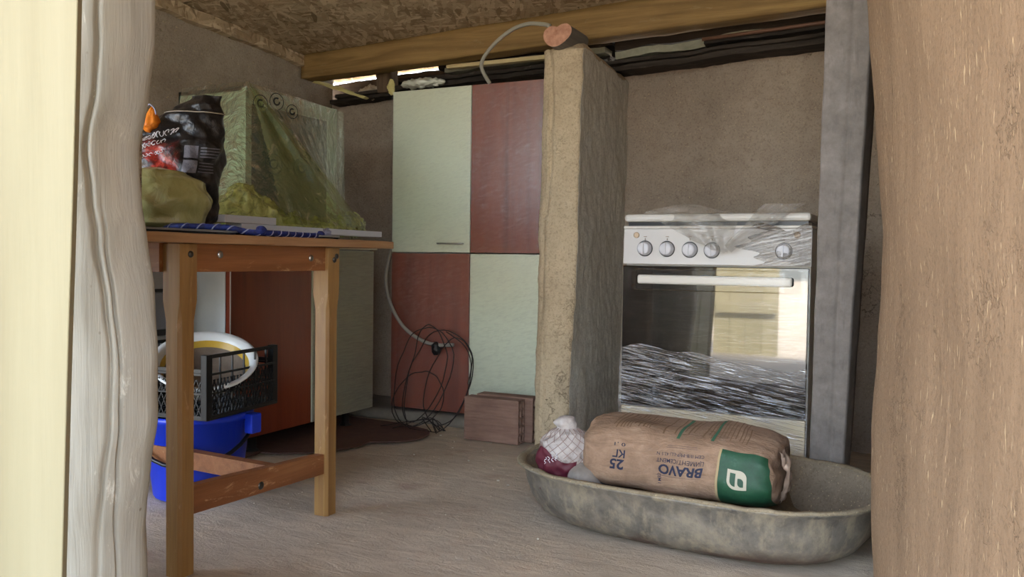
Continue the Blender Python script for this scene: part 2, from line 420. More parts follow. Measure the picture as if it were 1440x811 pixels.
# planks over the wall top: pieces of the back wall
M_greyplaster = plain('grey_plaster', '#7d7a68', .9, c2='#9a9884', sc=18, bump=.5)
M_batten = wood('pale_batten', '#bca877', '#cdba8b', '#d8c79a', 'x', .7, bump=.05)
M_redpipe = plain('brown_pipe', '#6a4a38', .6)
def plank(x0, x1, y0, y1, za, zb, h, mat=M_dark, name='plank', amp=.006, nx=40):
    P = [(x, y, za if x == x0 else zb) for y in (y0, y1) for x in (x0, x1)]+[(x, y, (za if x == x0 else zb)+h) for y in (y0, y1) for x in (x0, x1)]
    return obj(name, hexa(P, (nx, 2, 2), rough_fn(amp, 5, .004, 22)), mat, wall_back)
plank(-2.62, -1.98, 3.33, 3.44, 1.432, 1.463, .018)
plank(-2.56, -1.90, 3.30, 3.42, 1.450, 1.484, .014)
plank(-2.60, -1.30, 3.36, 3.56, 1.462, 1.520, .014)
plank(-2.25, -1.25, 3.30, 3.42, 1.462, 1.482, .022)
plank(-2.02, -1.22, 3.28, 3.36, 1.488, 1.500, .016)
plank(-2.92, -1.95, 3.54, 3.57, 1.44, 1.475, .130, wood('brown_fascia', '#4a3a2c', '#66523e', '#7b6853', 'x', .8))
plank(-2.35, -1.22, 3.40, 3.50, 1.520, 1.540, .018)
plank(-1.18, .35, 3.30, 3.46, 1.462, 1.530, .020)
plank(-1.20, .35, 3.28, 3.36, 1.486, 1.545, .012)
plank(-1.18, .30, 3.34, 3.60, 1.502, 1.556, .018)
plank(-.80, .35, 3.28, 3.34, 1.53, 1.566, .024)
plank(-1.18, .35, 3.36, 3.46, 1.56, 1.62, .05)
plank(-2.04, -1.2, 3.38, 3.46, 1.56, 1.59, .06)
plank(-2.04, .35, 3.46, 3.62, 1.54, 1.60, .05)
plank(-1.16, -.55, 3.31, 3.37, 1.512, 1.545, .030, M_greyplaster, 'plaster_lump', .008, 24)
plank(-1.98, -1.22, 3.34, 3.42, 1.533, 1.552, .024, M_greyplaster, 'plaster_lump', .006, 24)
tag(obj('batten', hexa([(x, y, z) for z in (1.527, 1.543) for y in (3.25, 3.28) for x in (-1.92, -1.27)], (8, 1, 1)), M_batten),
    'thin pale wooden batten lying on dark planks left of the partition wall', 'batten')
tag(obj('iron_rod', tube([(-.80, 3.265, 1.545), (-.35, 3.262, 1.562), (.3, 3.26, 1.585)], .007), M_redpipe, None, True),
    'thin rusty rod along the dark planks right of the partition wall', 'rod')
# rafter stubs and stuffing in the open corner
raf = obj('rafter_end', hexa([(x+dx, y, z) for z, dx in ((1.46, .01), (1.575, 0)) for y in (3.30, 3.36) for x in (-2.33, -2.25)], (3, 3, 6), rough_fn(.003, 9)), wood('rafter', '#4a3a2c', '#6b5744', '#7b6853', 'z', .8))
tag(raf, 'short brown rafter stub in the gap below the beam', 'rafter')
M_foil = plain('crumpled_sheet', '#e8e8dc', .35, c2='#cfd0bd', sc=16, bump=.8)
def crumple(c, r, amp=.02, s=22, seg=(24, 16), nz=.6):
    bm = bmesh.new(); bmesh.ops.create_icosphere(bm, subdivisions=4, radius=1)
    for q in bm.verts:
        d = q.co.normalized(); p = Vector((d.x*r[0], d.y*r[1], d.z*r[2]))
        k = noise.noise(Vector(c)+p*s)*.6+abs(noise.noise(Vector(c)*2+p*s*2.1))*.8
        q.co = Vector(c)+p+d*amp*k
    return bm
tag(obj('plastic_wad', crumple((-2.06, 3.275, 1.478), (.11, .028, .012), .026, 42), M_foil, None, True),
    'crumpled white plastic stuffed above the cream wall cabinet door', 'plastic sheet')
M_foam = plain('yellow_foam', '#cdbf7d', .9, c2='#e0d594', sc=30, bump=.8)
tag(obj('foam_strip', hexa([(-2.635, 3.22, 1.515), (-2.615, 3.28, 1.520), (-2.60, 3.20, 1.515), (-2.58, 3.28, 1.520), (-2.40, 3.30, 1.440), (-2.38, 3.30, 1.446), (-2.40, 3.33, 1.440), (-2.38, 3.33, 1.446)], (3, 3, 12), rough_fn(.006, 20)), M_foam),
    'strip of yellow expanding foam in the upper left corner', 'foam')
tag(obj('foam_lump', crumple((-2.24, 3.30, 1.478), (.018, .012, .035), .008, 50), M_foam, None, True), 'small yellow foam wedge beside the rafter stub', 'foam')
tag(obj('foil_wad', crumple((-2.40, 3.36, 1.478), (.055, .03, .03), .02, 45), plain('brown_foil', '#a08a72', .3, c2='#d8c8b0', sc=45, bump=1), None, True),
    'crumpled brownish foil stuffed in the corner gap left of the rafter stub', 'foil')
# log lying on top of the partition
t = NT('cut_wood'); v = t.voro(t.map((6, .1, 6), loc=(7.0, 0, -8.9)), 1, 'F1')
wv = t.noise(t.map((1, 1, 1)), 60, 4, .6)
t.color(t.ramp(wv, [(.3, '#a3725a'), (.7, '#c4957a')])); t.rough(.8); t.bump(wv, .4, .003); M_cut = t.m
M_bark = wood('log_side', '#5c564e', '#777066', '#8c857a', 'y', .9)
lg = thing('log', 'log lying on top of the partition wall with pink sawn end', 'log', (-1.155, 2.69, 1.45))
def ringp(a, y, r): 
    rr = r*(1+.10*math.sin(2*a+.5)+.06*math.sin(3*a)+.05*noise.noise(Vector((math.cos(a), math.sin(a), y*3))))
    rr *= 1-.30*math.exp(-((math.atan2(math.sin(a-PI/2), math.cos(a-PI/2)))/.35)**2)
    return Vector((-1.155+rr*1.12*math.cos(a)-.03*(y-2.69), y, 1.463+rr*.9*math.sin(a)))
bm = sheet(lambda u, v: ringp(2*PI*v, 2.69+.16*u, .043+.004*u), 14, 36); bmesh.ops.remove_doubles(bm, verts=bm.verts, dist=.0005)
obj('bark', bm, M_bark, lg, True)
bm = sheet(lambda u, v: Vector((-1.155, 2.686, 1.455)).lerp(ringp(2*PI*v, 2.69, .044), u)+Vector((0, -.006*(1-u)+.003*noise.noise(Vector((math.cos(2*PI*v)*3, math.sin(2*PI*v)*3, u*3)))*u, 0)), 8, 36)
o = obj('sawn_end', bm, M_cut, lg, True); o['label'] = 'pinkish sawn log end with a notch'
M_hose = plain('grey_hose', '#a9a698', .35, spec=.5)
tag(obj('hose', tube(smooth_path([(-1.60, 3.05, 1.40), (-1.612, 3.00, 1.462), (-1.55, 2.96, 1.515), (-1.44, 2.90, 1.553), (-1.33, 2.82, 1.548), (-1.235, 2.75, 1.520), (-1.20, 2.73, 1.505)]), .0075), M_hose, None, True),
    'translucent grey hose arching from the log end over the roof beam', 'hose')

# ------------------------------------------------------------ log post and pine boards of the doorway
EDGE = [(1.9, -.925), (1.037, -.938), (.93, -.948), (.85, -.968), (.78, -.964), (.725, -.953), (.63, -.937), (.544, -.929), (.45, -.930), (.38, -.940), (.259, -.953), (0, -.96)]
def edge(z):
    for (z1, x1), (z0, x0) in zip(EDGE, EDGE[1:]):
        if z >= z0:
            k = (z-z0)/(z1-z0); k = max(0, min(1, k)); return x0+(x1-x0)*(k*k*(3-2*k))
    return -.95
def logp(u, v):
    z = -.02+1.9*v; a = 2*PI*u
    xr = edge(z)-.096; cx = xr-.115; 
    ca, sa = math.cos(a), math.sin(a); q = 2/3.0
    x = .115*math.copysign(abs(ca)**q, ca); y = .062*math.copysign(abs(sa)**q, sa)
    an = math.atan2(sa, ca); dx = dy = 0
    for ga, amp, wd in ((-.80+.20*math.sin(z*2.2+.4), .007, .06), (-.42+.55*max(0, .62-z), .008*max(0, min(1, (.80-z)/.15)), .035)):
        g = amp*math.exp(-((an-ga)/wd)**2)*(.7+.3*math.sin(z*5+ga*3)); dx -= g*ca; dy -= g*sa
    p = Vector((cx+x+dx, .875+y+dy, z))
    return p+nvec(p, 6)*.004+nvec((p.x, p.y, p.z*.3), 30, 2)*.0015
bm = sheet(logp, 420, 130)
bmesh.ops.remove_doubles(bm, verts=bm.verts, dist=.0002)
tag(obj('log_post', bm, M_log, None, True), 'grey weathered crooked log standing as the left doorpost', 'post')
def board(ax, ay, bx, by, th=.024):
    d = Vector((bx-ax, by-ay, 0)).normalized(); n = Vector((-d.y, d.x, 0))*th
    P = [Vector((x, y, z))+k for z in (0, 1.85) for k in (Vector(), n) for x, y in ((ax, ay), (bx, by))]
    return hexa(P, (3, 1, 24), lambda u, v, w, co: co+Vector(((co.z-.7)*.047, 0, 0))+nvec(co, 2)*.0012)
tag(obj('pine_board', board(-1.027, .659, -.961, .716), M_pine, None, False, .0015),
    'pale planed pine board standing in front of the weathered doorpost', 'board')
tag(obj('pine_board', board(-1.138, .560, -1.030, .654), M_pine, None, False, .0015),
    'second pine board at the far left, only its edge in view', 'board')
# leaf of the open door outside, seen mirrored in the oven glass
dl = thing('door_leaf', 'pale boarded door leaf standing outside, mirrored in the oven glass', 'door', (-1.28, -1.76, 0))
for i in range(4): obj('board', B(-1.53+.125*i, -1.408+.125*i, -1.78, -1.755, -.025, 1.75), M_pine, dl)
for z in (.3, 1.35): obj('ledge', B(-1.51, -1.05, -1.755, -1.73, z, z+.09), M_pine, dl)

# ------------------------------------------------------------ concrete post
t = NT('concrete'); a = t.noise(t.map(), 16, 7, .7); b = t.noise(t.map((1, 1, .15)), 60, 4, .6)
c = t.ramp(a, [(.3, '#635c55'), (.55, '#7a726b'), (.75, '#8d857e')]); c = t.mix(t.ramp(b, [(.3, .4), (.45, 0.)]), c, '#504b47')
c = t.mix(t.ramp(t.noise(t.map(loc=(1, 2, 3)), 9, 3), [(.62, 0.), (.70, .35)]), c, '#5a453a'); t.color(c); t.rough(.8); t.bump(a, .4, .004); M_conc = t.m
P = [(-.287, 2.50, 0), (-.203, 2.50, 0), (-.270, 2.585, 0), (-.190, 2.585, 0), (-.240, 2.22, 1.60), (-.128, 2.22, 1.60), (-.22, 2.30, 1.60), (-.112, 2.30, 1.60)]
def postfn(u, v, w, co):
    if v < .1: co = co+Vector((0, .004*math.exp(-((u-.62)/.06)**2), 0))
    return co+nvec(co, 8)*.0018
tag(obj('concrete_post', hexa(P, (24, 4, 60), postfn), M_conc, None, True), 'grey concrete post leaning beside the right edge of the cooker', 'post')

# ------------------------------------------------------------ films
F_cab = film('stretch_film_cabinet', gloss=.07, rough=.28, sc=(3.5, 1, 14), rot=(0, .22, 0), scale=9, strength=.5, haze=.05, dist=.006)
F_stove = film('stretch_film_oven', gloss=.55, rough=.05, sc=(1.8, 1, 46), rot=(0, -.15, 0), scale=6, strength=.5, haze=.006, dist=.010, sharp=True)
F_yel = film('yellow_polythene', (.80, .82, .50, 1), gloss=.30, rough=.14, sc=(1, 1, 1), scale=26, strength=.9, haze=.22, hazec=(.55, .55, .20, 1), dist=.01)
F_drape = film('clear_polythene', (.88, .95, .82, 1), gloss=.5, rough=.09, sc=(1, 1, .6), scale=30, strength=1., haze=.05, hazec=(.55, .62, .42, 1), dist=.02, sharp=True, thr=.58)
F_yel2 = film('yellow_polythene_dense', (.62, .64, .25, 1), gloss=.16, rough=.12, sc=(1, 1, 1), scale=34, strength=.9, haze=.70, hazec=(.52, .54, .17, 1), dist=.010)

# ------------------------------------------------------------ wall cabinets on the back wall
def wallcab(z0, z1, left_mat, right_mat, label, handle):
    r = thing('kitchen_cabinet', label, 'cabinet', (-1.9, 3.2, z0))
    bm = bmesh.new()
    x0, x1, y0, y1 = -2.108, -1.33, 3.14, 3.395
    for b_ in ((x0, x0+.016, y0, y1, z0, z1), (x1-.016, x1, y0, y1, z0, z1), (x0, x1, y0, y1, z0, z0+.016), (x0, x1, y0, y1, z1-.016, z1), (x0, x1, y1-.006, y1, z0, z1), (-1.728, -1.712, y0, y1-.006, z0, z1)): box(bm, *b_)
    obj('carcass', bm, M_white, r)
    for xa, xb, mt, nm in ((x0, -1.722, left_mat, 'left'), (-1.718, x1, right_mat, 'right')):
        o = obj('door', B(xa, xb, 3.121, 3.139, z0+.001, z1-.001), mt, r, False, .0012); o['label'] = ('cream' if mt is M_cream else 'cherry brown')+' door'
        if handle and nm == 'left':
            h = bmesh.new(); tube(smooth_path([(-1.868, 3.121, z0+.038), (-1.866, 3.104, z0+.038), (-1.81, 3.099, z0+.038), (-1.754, 3.104, z0+.038), (-1.752, 3.121, z0+.038)], 5), .0035, 8, h)
            obj('handle', h, M_steel, o, True)
    def ff(u, v):
        x = x0-.004+(x1-x0+.008)*u; z = z0+.003+(z1-z0-.006)*v
        y = 3.1165+.0012*fr((x*2, 0, z*14+x*5), 4, 3)
        e = min(u, 1-u)
        return Vector((x, y, z))
    o = obj('stretch_film', sheet(ff, 60, 60), F_cab, r, True); o['label'] = 'clear wrinkled stretch film over the doors'
    return r
wallcab(.046, .718, M_cherry, M_cream, 'lower wrapped cabinet, brown door on the left and cream on the right', False)
wallcab(.722, 1.416, M_cream, M_cherry, 'upper wrapped cabinet, cream door on the left and brown on the right', True)
tag(obj('concrete_ledge', hexa(P8(-2.6, -1.34, 3.07, 3.395, -.004, .036), (30, 6, 3), rough_fn(.006, 7, .002, 30)), plain('ledge_concrete', '#6d675d', .9, c2='#857e72', sc=14, bump=.6), None, True),
    'rough low concrete ledge under the wall cabinets', 'ledge')

# ------------------------------------------------------------ base cabinet along the left wall
bc = thing('base_cabinet', 'base cabinet with brown and cream doors behind the wooden table', 'cabinet', (-2.35, 2.56, .07))
bm = bmesh.new()
for b_ in ((-2.6, -2.12, 2.15, 2.166, .07, .726), (-2.6, -2.12, 2.956, 2.972, .07, .726), (-2.6, -2.12, 2.166, 2.956, .07, .086), (-2.6, -2.12, 2.166, 2.956, .71, .726), (-2.6, -2.594, 2.166, 2.956, .086, .71)): box(bm, *b_)
obj('carcass', bm, M_whitepanel, bc)
o = obj('door', B(-2.118, -2.10, 2.151, 2.571, .066, .722), M_cherry, bc, False, .0012); o['label'] = 'cherry brown door'
o = obj('door', B(-2.118, -2.10, 2.577, 2.975, .066, .722), M_cream, bc, False, .0012); o['label'] = 'cream door in stretch film'
obj('door_edge_highlight', B(-2.1008, -2.0992, 2.152, 2.156, .30, .722), M_white, o.parent)  # white strip painted on as a highlight along the door edge
obj('stretch_film', sheet(lambda u, v: Vector((-2.096+.001*fr((0, u*3, v*12), 4, 3), 2.577+.398*u, .069+.65*v)), 30, 40), film('stretch_film_base', gloss=.10, rough=.15, sc=(1, 1.6, 14), scale=9, strength=.8, haze=.05, dist=.01), bc, True)
for x, y in ((-2.14, 2.84), (-2.14, 2.30), (-2.55, 2.84), (-2.55, 2.30)):
    obj('leg', lathe([(0, 0), (.026, 0), (.026, .008), (.016, .014), (.016, .069), (0, .069)], Matrix.Translation((x, y, .0)), 16), M_black, bc, True)
tag(obj('worktop', B(-2.6, -2.075, 2.13, 2.965, .728, .757), plain('worktop_cream', '#c5c4ae', .45), None, False, .002), 'cream worktop slab on the base cabinet', 'worktop')
sb = thing('storage_box', 'pale boxes stacked in shadow between doorpost and table leg', 'box', (-2.45, 1.93, 0))
obj('box_body', B(-2.6, -2.275, 1.76, 2.08, .0, .43), M_whitepanel, sb, False, .006)
obj('box_body', B(-2.6, -2.268, 1.74, 2.09, .45, .575), plain('grey_box', '#aab0bd', .5), sb, False, .006)
obj('box_gap_shade', B(-2.595, -2.272, 1.75, 2.085, .43, .45), M_black, sb)  # black slab stands in for the shaded gap between the boxes
obj('box_lid', B(-2.6, -2.262, 1.74, 2.09, .585, .66), M_whitepanel, sb, False, .006)
obj('box_gap_shade', B(-2.595, -2.27, 1.75, 2.085, .575, .585), M_black, sb)  # shade of the upper gap, done as a black slab too

# scalloped mat on the floor
def mat_edge():
    pts = []
    lobes = [((-2.10, 2.30), (-1.868, 2.631), .085), ((-1.868, 2.631), (-1.80, 2.93), .10), ((-2.28, 1.98), (-2.10, 2.30), .08)]
    for a, b, h in (lobes[2], lobes[0], lobes[1]):
        a, b = Vector(a), Vector(b); d = b-a; nrm = Vector((d.y, -d.x)).normalized()
        for k in range(14):
            s = k/14; pts.append(a+d*s+nrm*h*math.sin(PI*s)**.7)
    pts.append(Vector((-1.80, 2.93))); pts += [Vector((-1.98, 2.99)), Vector((-2.58, 3.02)), Vector((-2.58, 1.98))]
    return pts
bm = bmesh.new(); f = poly(bm, mat_edge()); bmesh.ops.translate(bm, verts=bm.verts, vec=(0, 0, .0035))
r_ = bmesh.ops.extrude_face_region(bm, geom=[f]); bmesh.ops.translate(bm, verts=[q for q in r_['geom'] if isinstance(q, bmesh.types.BMVert)], vec=(0, 0, .004))
tag(obj('floor_mat', bm, M_dkmat), 'dark brown mat with scalloped edge on the floor under the cabinets', 'mat')

# ------------------------------------------------------------ glass fronted cabinet
M_sage = plain('sage_laminate', '#b3bda8', .4)
gc = thing('display_cabinet', 'pale green cabinet with framed glass door standing on the worktop', 'cabinet', (-2.3, 2.53, .76))
X0, X1, Y0, Y1, Z0, Z1 = -2.47, -2.17, 2.275, 2.785, .762, 1.288
bm = bmesh.new()
for b_ in ((X0, X1, Y0, Y0+.016, Z0, Z1), (X0, X1, Y1-.016, Y1, Z0, Z1), (X0, X1, Y0, Y1, Z0, Z0+.016), (X0, X1, Y0, Y1, Z1-.016, Z1), (X0, X0+.006, Y0, Y1, Z0, Z1), (X0+.02, X1-.03, Y0+.016, Y1-.016, 1.02, 1.035)): box(bm, *b_)
obj('carcass', bm, M_sage, gc)
dr = bmesh.new(); w_ = .055
for b_ in ((X1, X1+.02, Y0, Y0+.03, Z0, Z1), (X1, X1+.02, Y1-w_, Y1, Z0, Z1), (X1, X1+.02, Y0+.03, Y1-w_, Z1-w_, Z1), (X1, X1+.02, Y0+.03, Y1-w_, Z0, Z0+w_)): box(dr, *b_)
d_ = obj('door_frame', dr, M_sage, gc, False, .0015)
t = NT('cabinet_glass'); t.set(Transmission_Weight=1., Roughness=.05, IOR=1.45); t.color('#9fb0a8'); M_glass = t.m
t2 = NT('dim_glass'); t2.color('#35423b'); t2.rough(.4); t2.set(Specular_IOR_Level=.15); M_dimglass = t2.m
obj('glass_pane', B(X1+.008, X1+.012, Y0+.03, Y1-w_, Z0+w_, Z1-w_), M_dimglass, d_)

# polythene drape over the cabinet: a tent of film from one corner
PK = Vector((-2.142, 2.268, 1.300))
BASE = smooth_path([(-2.26, 1.99, .775), (-2.05, 1.90, .80), (-1.93, 1.93, .80), (-1.865, 2.08, .80), (-1.83, 2.28, .80), (-1.815, 2.46, .80), (-1.90, 2.63, .79), (-2.06, 2.78, .78), (-2.145, 2.86, .78)], 10)
TOPS = smooth_path([(-2.44, 2.262, 1.298), (-2.25, 2.262, 1.300), PK, PK+Vector((0, .004, 0)), PK+Vector((0, .006, 0)), PK+Vector((0, .01, 0)), PK+Vector((0, .10, -.003)), PK+Vector((0, .28, -.008)), PK+Vector((.0, .55, -.02))], 10)
def at_path(P, u):
    q = u*(len(P)-1); i = min(int(q), len(P)-2); return P[i].lerp(P[i+1], q-i)
def drape(u, v):
    a, b = at_path(TOPS, u), at_path(BASE, u); p = a.lerp(b, v)
    out = Vector((.9, -.45, 0)); 
    amp = .016*math.sin(PI*min(1, v*1.0+.0))**.8
    r = (1-2*abs(math.sin(u*17+1.5*math.sin(u*9))))*.75+.5*noise.noise(Vector((u*14, v*1.3, 0)))
    cr = noise.noise(p*22)*.006*v+noise.noise(p*50)*.003*v
    k = math.exp(-((v-.62)/.25)**2)*.012
    return p+out*(amp*r+cr-k)
pg = thing('polythene_sheet', 'yellowish transparent plastic bag draped like a tent over the glass cabinet', 'plastic sheet', (-1.9, 2.2, .78))
obj('tent', sheet(drape, 220, 70), F_drape, pg, True)
def bunch(u, v):
    b = at_path(BASE, u); h = .045+.03*noise.noise(Vector((u*9, 0, 3)))+.085*math.exp(-((u-.33)/.055)**2)+.035*math.exp(-((u-.78)/.08)**2)
    a = PI*v
    c = b+Vector((-.055, .02, -.008)); out = Vector((.045+.012*noise.noise(Vector((u*12, 1, 0))), -.02, 0))
    p = c+out*math.cos(a)*1.5+Vector((0, 0, h*math.sin(a)))
    return p+nvec(p, 26, 3)*.020*math.sin(a)+nvec(p, 60, 2)*.007
F_fold = film('folded_polythene', (.80, .84, .55, 1), gloss=.5, rough=.09, sc=(1, 1, .6), scale=26, strength=1., haze=.13, hazec=(.5, .54, .25, 1), dist=.02, sharp=True, thr=.58)
def fold(u, v):
    b = at_path(BASE, .40+.30*u); a = PK+Vector((.01, 0, 0)); p = a.lerp(b+Vector((.02, -.01, 0)), v)
    return p+Vector((.9, -.45, 0))*(.014*math.sin(PI*v)*(1+math.sin(u*13))+noise.noise(p*20)*.006*v+.004)
obj('fold', sheet(fold, 60, 60), F_fold, pg, True)
o = obj('bunched_hem', sheet(bunch, 200, 26), F_yel2, pg, True); o['label'] = 'crumpled yellow bunched hem of the sheet'
# printed ring marks on the polythene
M_mark = plain('black_print', '#222722', .5)
def mark(u, v, r, sc=1):
    bm = bmesh.new()
    for rr, wd in ((r, .0026), (r*.5, .006)):
        n_ = 26
        for k in range(n_):
            if rr < r and k in (0, 1, 2, 3): continue
            a0, a1 = 2*PI*k/n_, 2*PI*(k+1)/n_
            q = []
            for a_, r2 in ((a0, rr), (a1, rr), (a1, rr-wd), (a0, rr-wd)):
                q.append(bm.verts.new(drape(u, v)+Vector((.004, 0, 0))+Vector((.25*math.cos(a_)*r2, .95*math.cos(a_)*r2, math.sin(a_)*r2))+Vector((.014, -.008, 0))))
            bm.faces.new(q)
    obj('ring_print', bm, M_mark, pg)
mark(.50, .16, .030); mark(.74, .10, .030); mark(.80, .14, .026); mark(.42, .60, .034); mark(.56, .60, .034)

# boards on the table top
M_strip = plain('pale_grey_strip', '#c9cbd0', .45)
tag(obj('plinth_strip', B(-1.812, -1.75, 1.838, 2.527, .770, .789), M_strip, None, False, .001), 'long white board strip jutting past the right end of the table', 'board')
tag(obj('plinth_strip', B(-1.792, -1.748, 1.772, 1.978, .790, .811), M_strip, None, False, .001), 'short white board piece lying on top of the long strip', 'board')
tag(obj('cardboard', B(-1.83, -1.70, 1.70, 2.00, .758, .769), plain('cardboard', '#8f6f50', .9)), 'brown cardboard scrap under the white board strips', 'cardboard')
t = NT('hob_glass'); t.color('#0c0d10'); t.rough(.12); M_hob = t.m
hb = thing('black_panel', 'flat black glossy panel with a painted edge highlight lying on the table front', 'panel', (-1.7, 1.55, .746))
obj('glass_slab', B(-1.88, -1.482, 1.22, 1.93, .746, .757), M_hob, hb, False, .001)
obj('edge_highlight', B(-1.481, -1.478, 1.22, 1.93, .752, .7565), M_steel, hb)  # bright strip stands in for the highlight along the slab edge

# ------------------------------------------------------------ table
tb = thing('table', 'old varnished wooden table with bolted rails in the doorway', 'table', (-1.72, 1.62, 0))
obj('tabletop', hexa(P8(-2.28, -1.408, 1.14, 2.095, .724, .745), (4, 40, 2), rough_fn(.0016, 12)), M_tabletop, tb, False, .002)
def leg(x0, x1, y0, y1):
    def fn(u, v, w, co):
        c = .012 if co.z < .58 else 0
        return co
    b_ = bmesh.new(); zs = [0, .555, .60, .722]; rings = []
    cs = [.007, .007, .0005, .0005]
    for z, c in zip(zs, cs):
        ins = .0012 if z < .58 else 0
        a0, a1, b0, b1 = x0+ins, x1-ins, y0+ins, y1-ins
        rings.append([b_.verts.new((x, y, z)) for x, y in ((a0+c, b0), (a1-c, b0), (a1, b0+c), (a1, b1-c), (a1-c, b1), (a0+c, b1), (a0, b1-c), (a0, b0+c))])
    for A, C in zip(rings, rings[1:]):
        for k in range(8): b_.faces.new((A[k], A[(k+1) % 8], C[(k+1) % 8], C[k]))
    b_.faces.new(rings[0]); b_.faces.new(rings[-1]); return b_
for x0, y0 in ((-1.480, 1.320), (-1.484, 1.824), (-2.25, 1.320), (-2.25, 1.824)):
    obj('leg', leg(x0, x0+.05, y0, y0+.048), M_table, tb, False, .0012)
obj('apron', hexa(P8(-1.470, -1.444, 1.368, 1.826, .661, .7235), (2, 12, 2), rough_fn(.0006, 9)), M_tablex, tb, False, .0012)
obj('apron', B(-2.24, -2.215, 1.350, 1.836, .661, .7235), M_tablex, tb)
obj('apron', B(-2.20, -1.482, 1.312, 1.336, .661, .7235), wood('table_wood_cross', '#70421f', '#8c5830', '#9a663c', 'x', .45, wear='#b58a60'), tb)
obj('apron', B(-2.20, -1.482, 1.850, 1.874, .661, .7235), M_tablex, tb)
P = [(-1.472, 1.367, .126), (-1.445, 1.367, .126), (-1.472, 1.826, .115), (-1.445, 1.826, .115), (-1.472, 1.367, .190), (-1.445, 1.367, .190), (-1.472, 1.826, .168), (-1.445, 1.826, .168)]
M_stretch = wood('table_stretcher', '#6b3f22', '#85532f', '#94633c', 'y', .6, wear='#c99a70', bump=.3)
sr = obj('stretcher', hexa(P, (2, 14, 2), rough_fn(.001, 9)), M_stretch, tb, False, .0015)
obj('stretcher', hexa([(x, y+(.05 if x < -1.6 else 0), z) for z in (.118, .166) for y in (1.66, 1.69) for x in (-2.23, -1.472)], (4, 1, 1)), M_stretch, tb)
def boltx(x, y, z, r, par, mt=M_steel):
    M = Matrix.Translation((x, y, z)) @ Matrix.Rotation(PI/2, 4, 'Y')
    return obj('bolt', lathe([(0, -.004), (r, -.003), (r, .001), (r*.7, .0035), (0, .005)], M, 14), mt, par, True)
M_dkbolt = plain('dark_bolt', '#4a4845', .4, .8)
boltx(-1.430, 1.350, .700, .0075, tb, M_dkbolt); boltx(-1.443, 1.448, .700, .0085, tb); boltx(-1.443, 1.765, .694, .0085, tb)
boltx(-1.434, 1.860, .700, .0075, tb, M_dkbolt); boltx(-1.434, 1.850, .690, .0075, tb, M_dkbolt)
boltx(-1.4455, 1.585, .140, .010, tb, M_dkbolt)

# rope
RP = smooth_path([(-1.66, 1.47, .766), (-1.60, 1.475, .766), (-1.552, 1.502, .766), (-1.50, 1.53, .764), (-1.462, 1.555, .755), (-1.440, 1.575, .754), (-1.446, 1.64, .754), (-1.462, 1.72, .754), (-1.476, 1.80, .754), (-1.492, 1.868, .756)], 8)
rp = thing('rope', 'blue rope with white flecks lying along the table edge', 'rope', (-1.47, 1.6, .746))
t = NT('blue_rope'); t.color(t.ramp(t.noise(t.map(), 90, 3), [(.4, '#10184e'), (.6, '#1b2c78')])); t.rough(.7); M_rope = t.m
M_ropew = plain('rope_white', '#9a9cb8', .7)
obj('cord', tube(RP, .0072, 10), M_rope, rp, True)
hel = []
Ls = 0
fine_ = smooth_path(RP, 5)
for i, p in enumerate(fine_):
    t_ = (fine_[min(i+1, len(fine_)-1)]-fine_[max(i-1, 0)]).normalized(); Ls += (p-fine_[max(i-1, 0)]).length
    a = t_.cross(Vector((0, 0, 1))).normalized(); b = a.cross(t_); ph = Ls*2*PI/.036
    hel.append(p+(a*math.cos(ph)+b*math.sin(ph))*.0066)
obj('white_strand', tube(hel, .0017, 6), M_ropew, rp, True)
o = obj('knot', crumple((-1.441, 1.578, .758), (.012, .014, .011), .003, 60), M_rope, rp, True)
bm = bmesh.new()
for k in range(26):
    a = 2*PI*k/26; rr = .013+.008*random.random()
    tube([(-1.492, 1.868, .758), (-1.494, 1.878, .758+.004*math.sin(a)), (-1.497+rr*math.cos(a)*.8, 1.898+.008*random.random(), max(.7475, .761+rr*math.sin(a)))], .0018, 5, bm)
o = obj('frayed_end', bm, [M_ropew], rp, True); o['label'] = 'frayed whitish rope end'
obj('knot', crumple((-1.491, 1.864, .757), (.010, .010, .010), .003, 60), M_rope, rp, True)

# ------------------------------------------------------------ bags on the table
def loft(levels, nseg=60, nl=60, amp=.012, s=16, flat=None):
    zs = [l[0] for l in levels]
    def q(z):
        z = max(z, levels[0][0])
        for a, b in zip(levels, levels[1:]):
            if z <= b[0]:
                k = (z-a[0])/(b[0]-a[0]); k = k*k*(3-2*k); return [x+(y-x)*k for x, y in zip(a, b)]
        return levels[-1]
    def f(th, z, off=0):
        _, cx, cy, ra, rb = q(z); c_, s_ = math.cos(th), math.sin(th)
        p = Vector((cx, cy, z))+R_*ra*c_+Vector((-R_.y, R_.x, 0))*rb*s_
        d = (R_*c_+Vector((-R_.y, R_.x, 0))*s_)
        cr = (1-abs(noise.noise(p*s))*2.2)*.5+.5*noise.noise(p*s*2.3)
        return p+d*(amp*cr+off)
    return f, zs[0], zs[-1]
BB = [(.760, -1.895, 1.69, .10, .06), (.80, -1.885, 1.695, .125, .075), (.90, -1.885, 1.70, .135, .085), (.98, -1.88, 1.71, .135, .085), (1.02, -1.875, 1.715, .125, .070), (1.06, -1.850, 1.728, .098, .05), (1.10, -1.818, 1.745, .056, .028), (1.135, -1.80, 1.755, .040, .010)]
f, za, zb = loft(BB, amp=.020, s=15)
bm = sheet(lambda u, v: f(2*PI*u, za+(zb-za)*v), 120, 110); bmesh.ops.remove_doubles(bm, verts=bm.verts, dist=.0002)
t = NT('charcoal_bag')
sep = t.new('ShaderNodeSeparateXYZ'); t.link(t.tc, sep.inputs[0])
lat = t.math('ADD', t.math('MULTIPLY', sep.outputs[0], R_.x), t.math('MULTIPLY', sep.outputs[1], R_.y))
mk = t.ramp(t.math('MULTIPLY', lat, 1.), [(.050, 1.), (.062, 0.)])
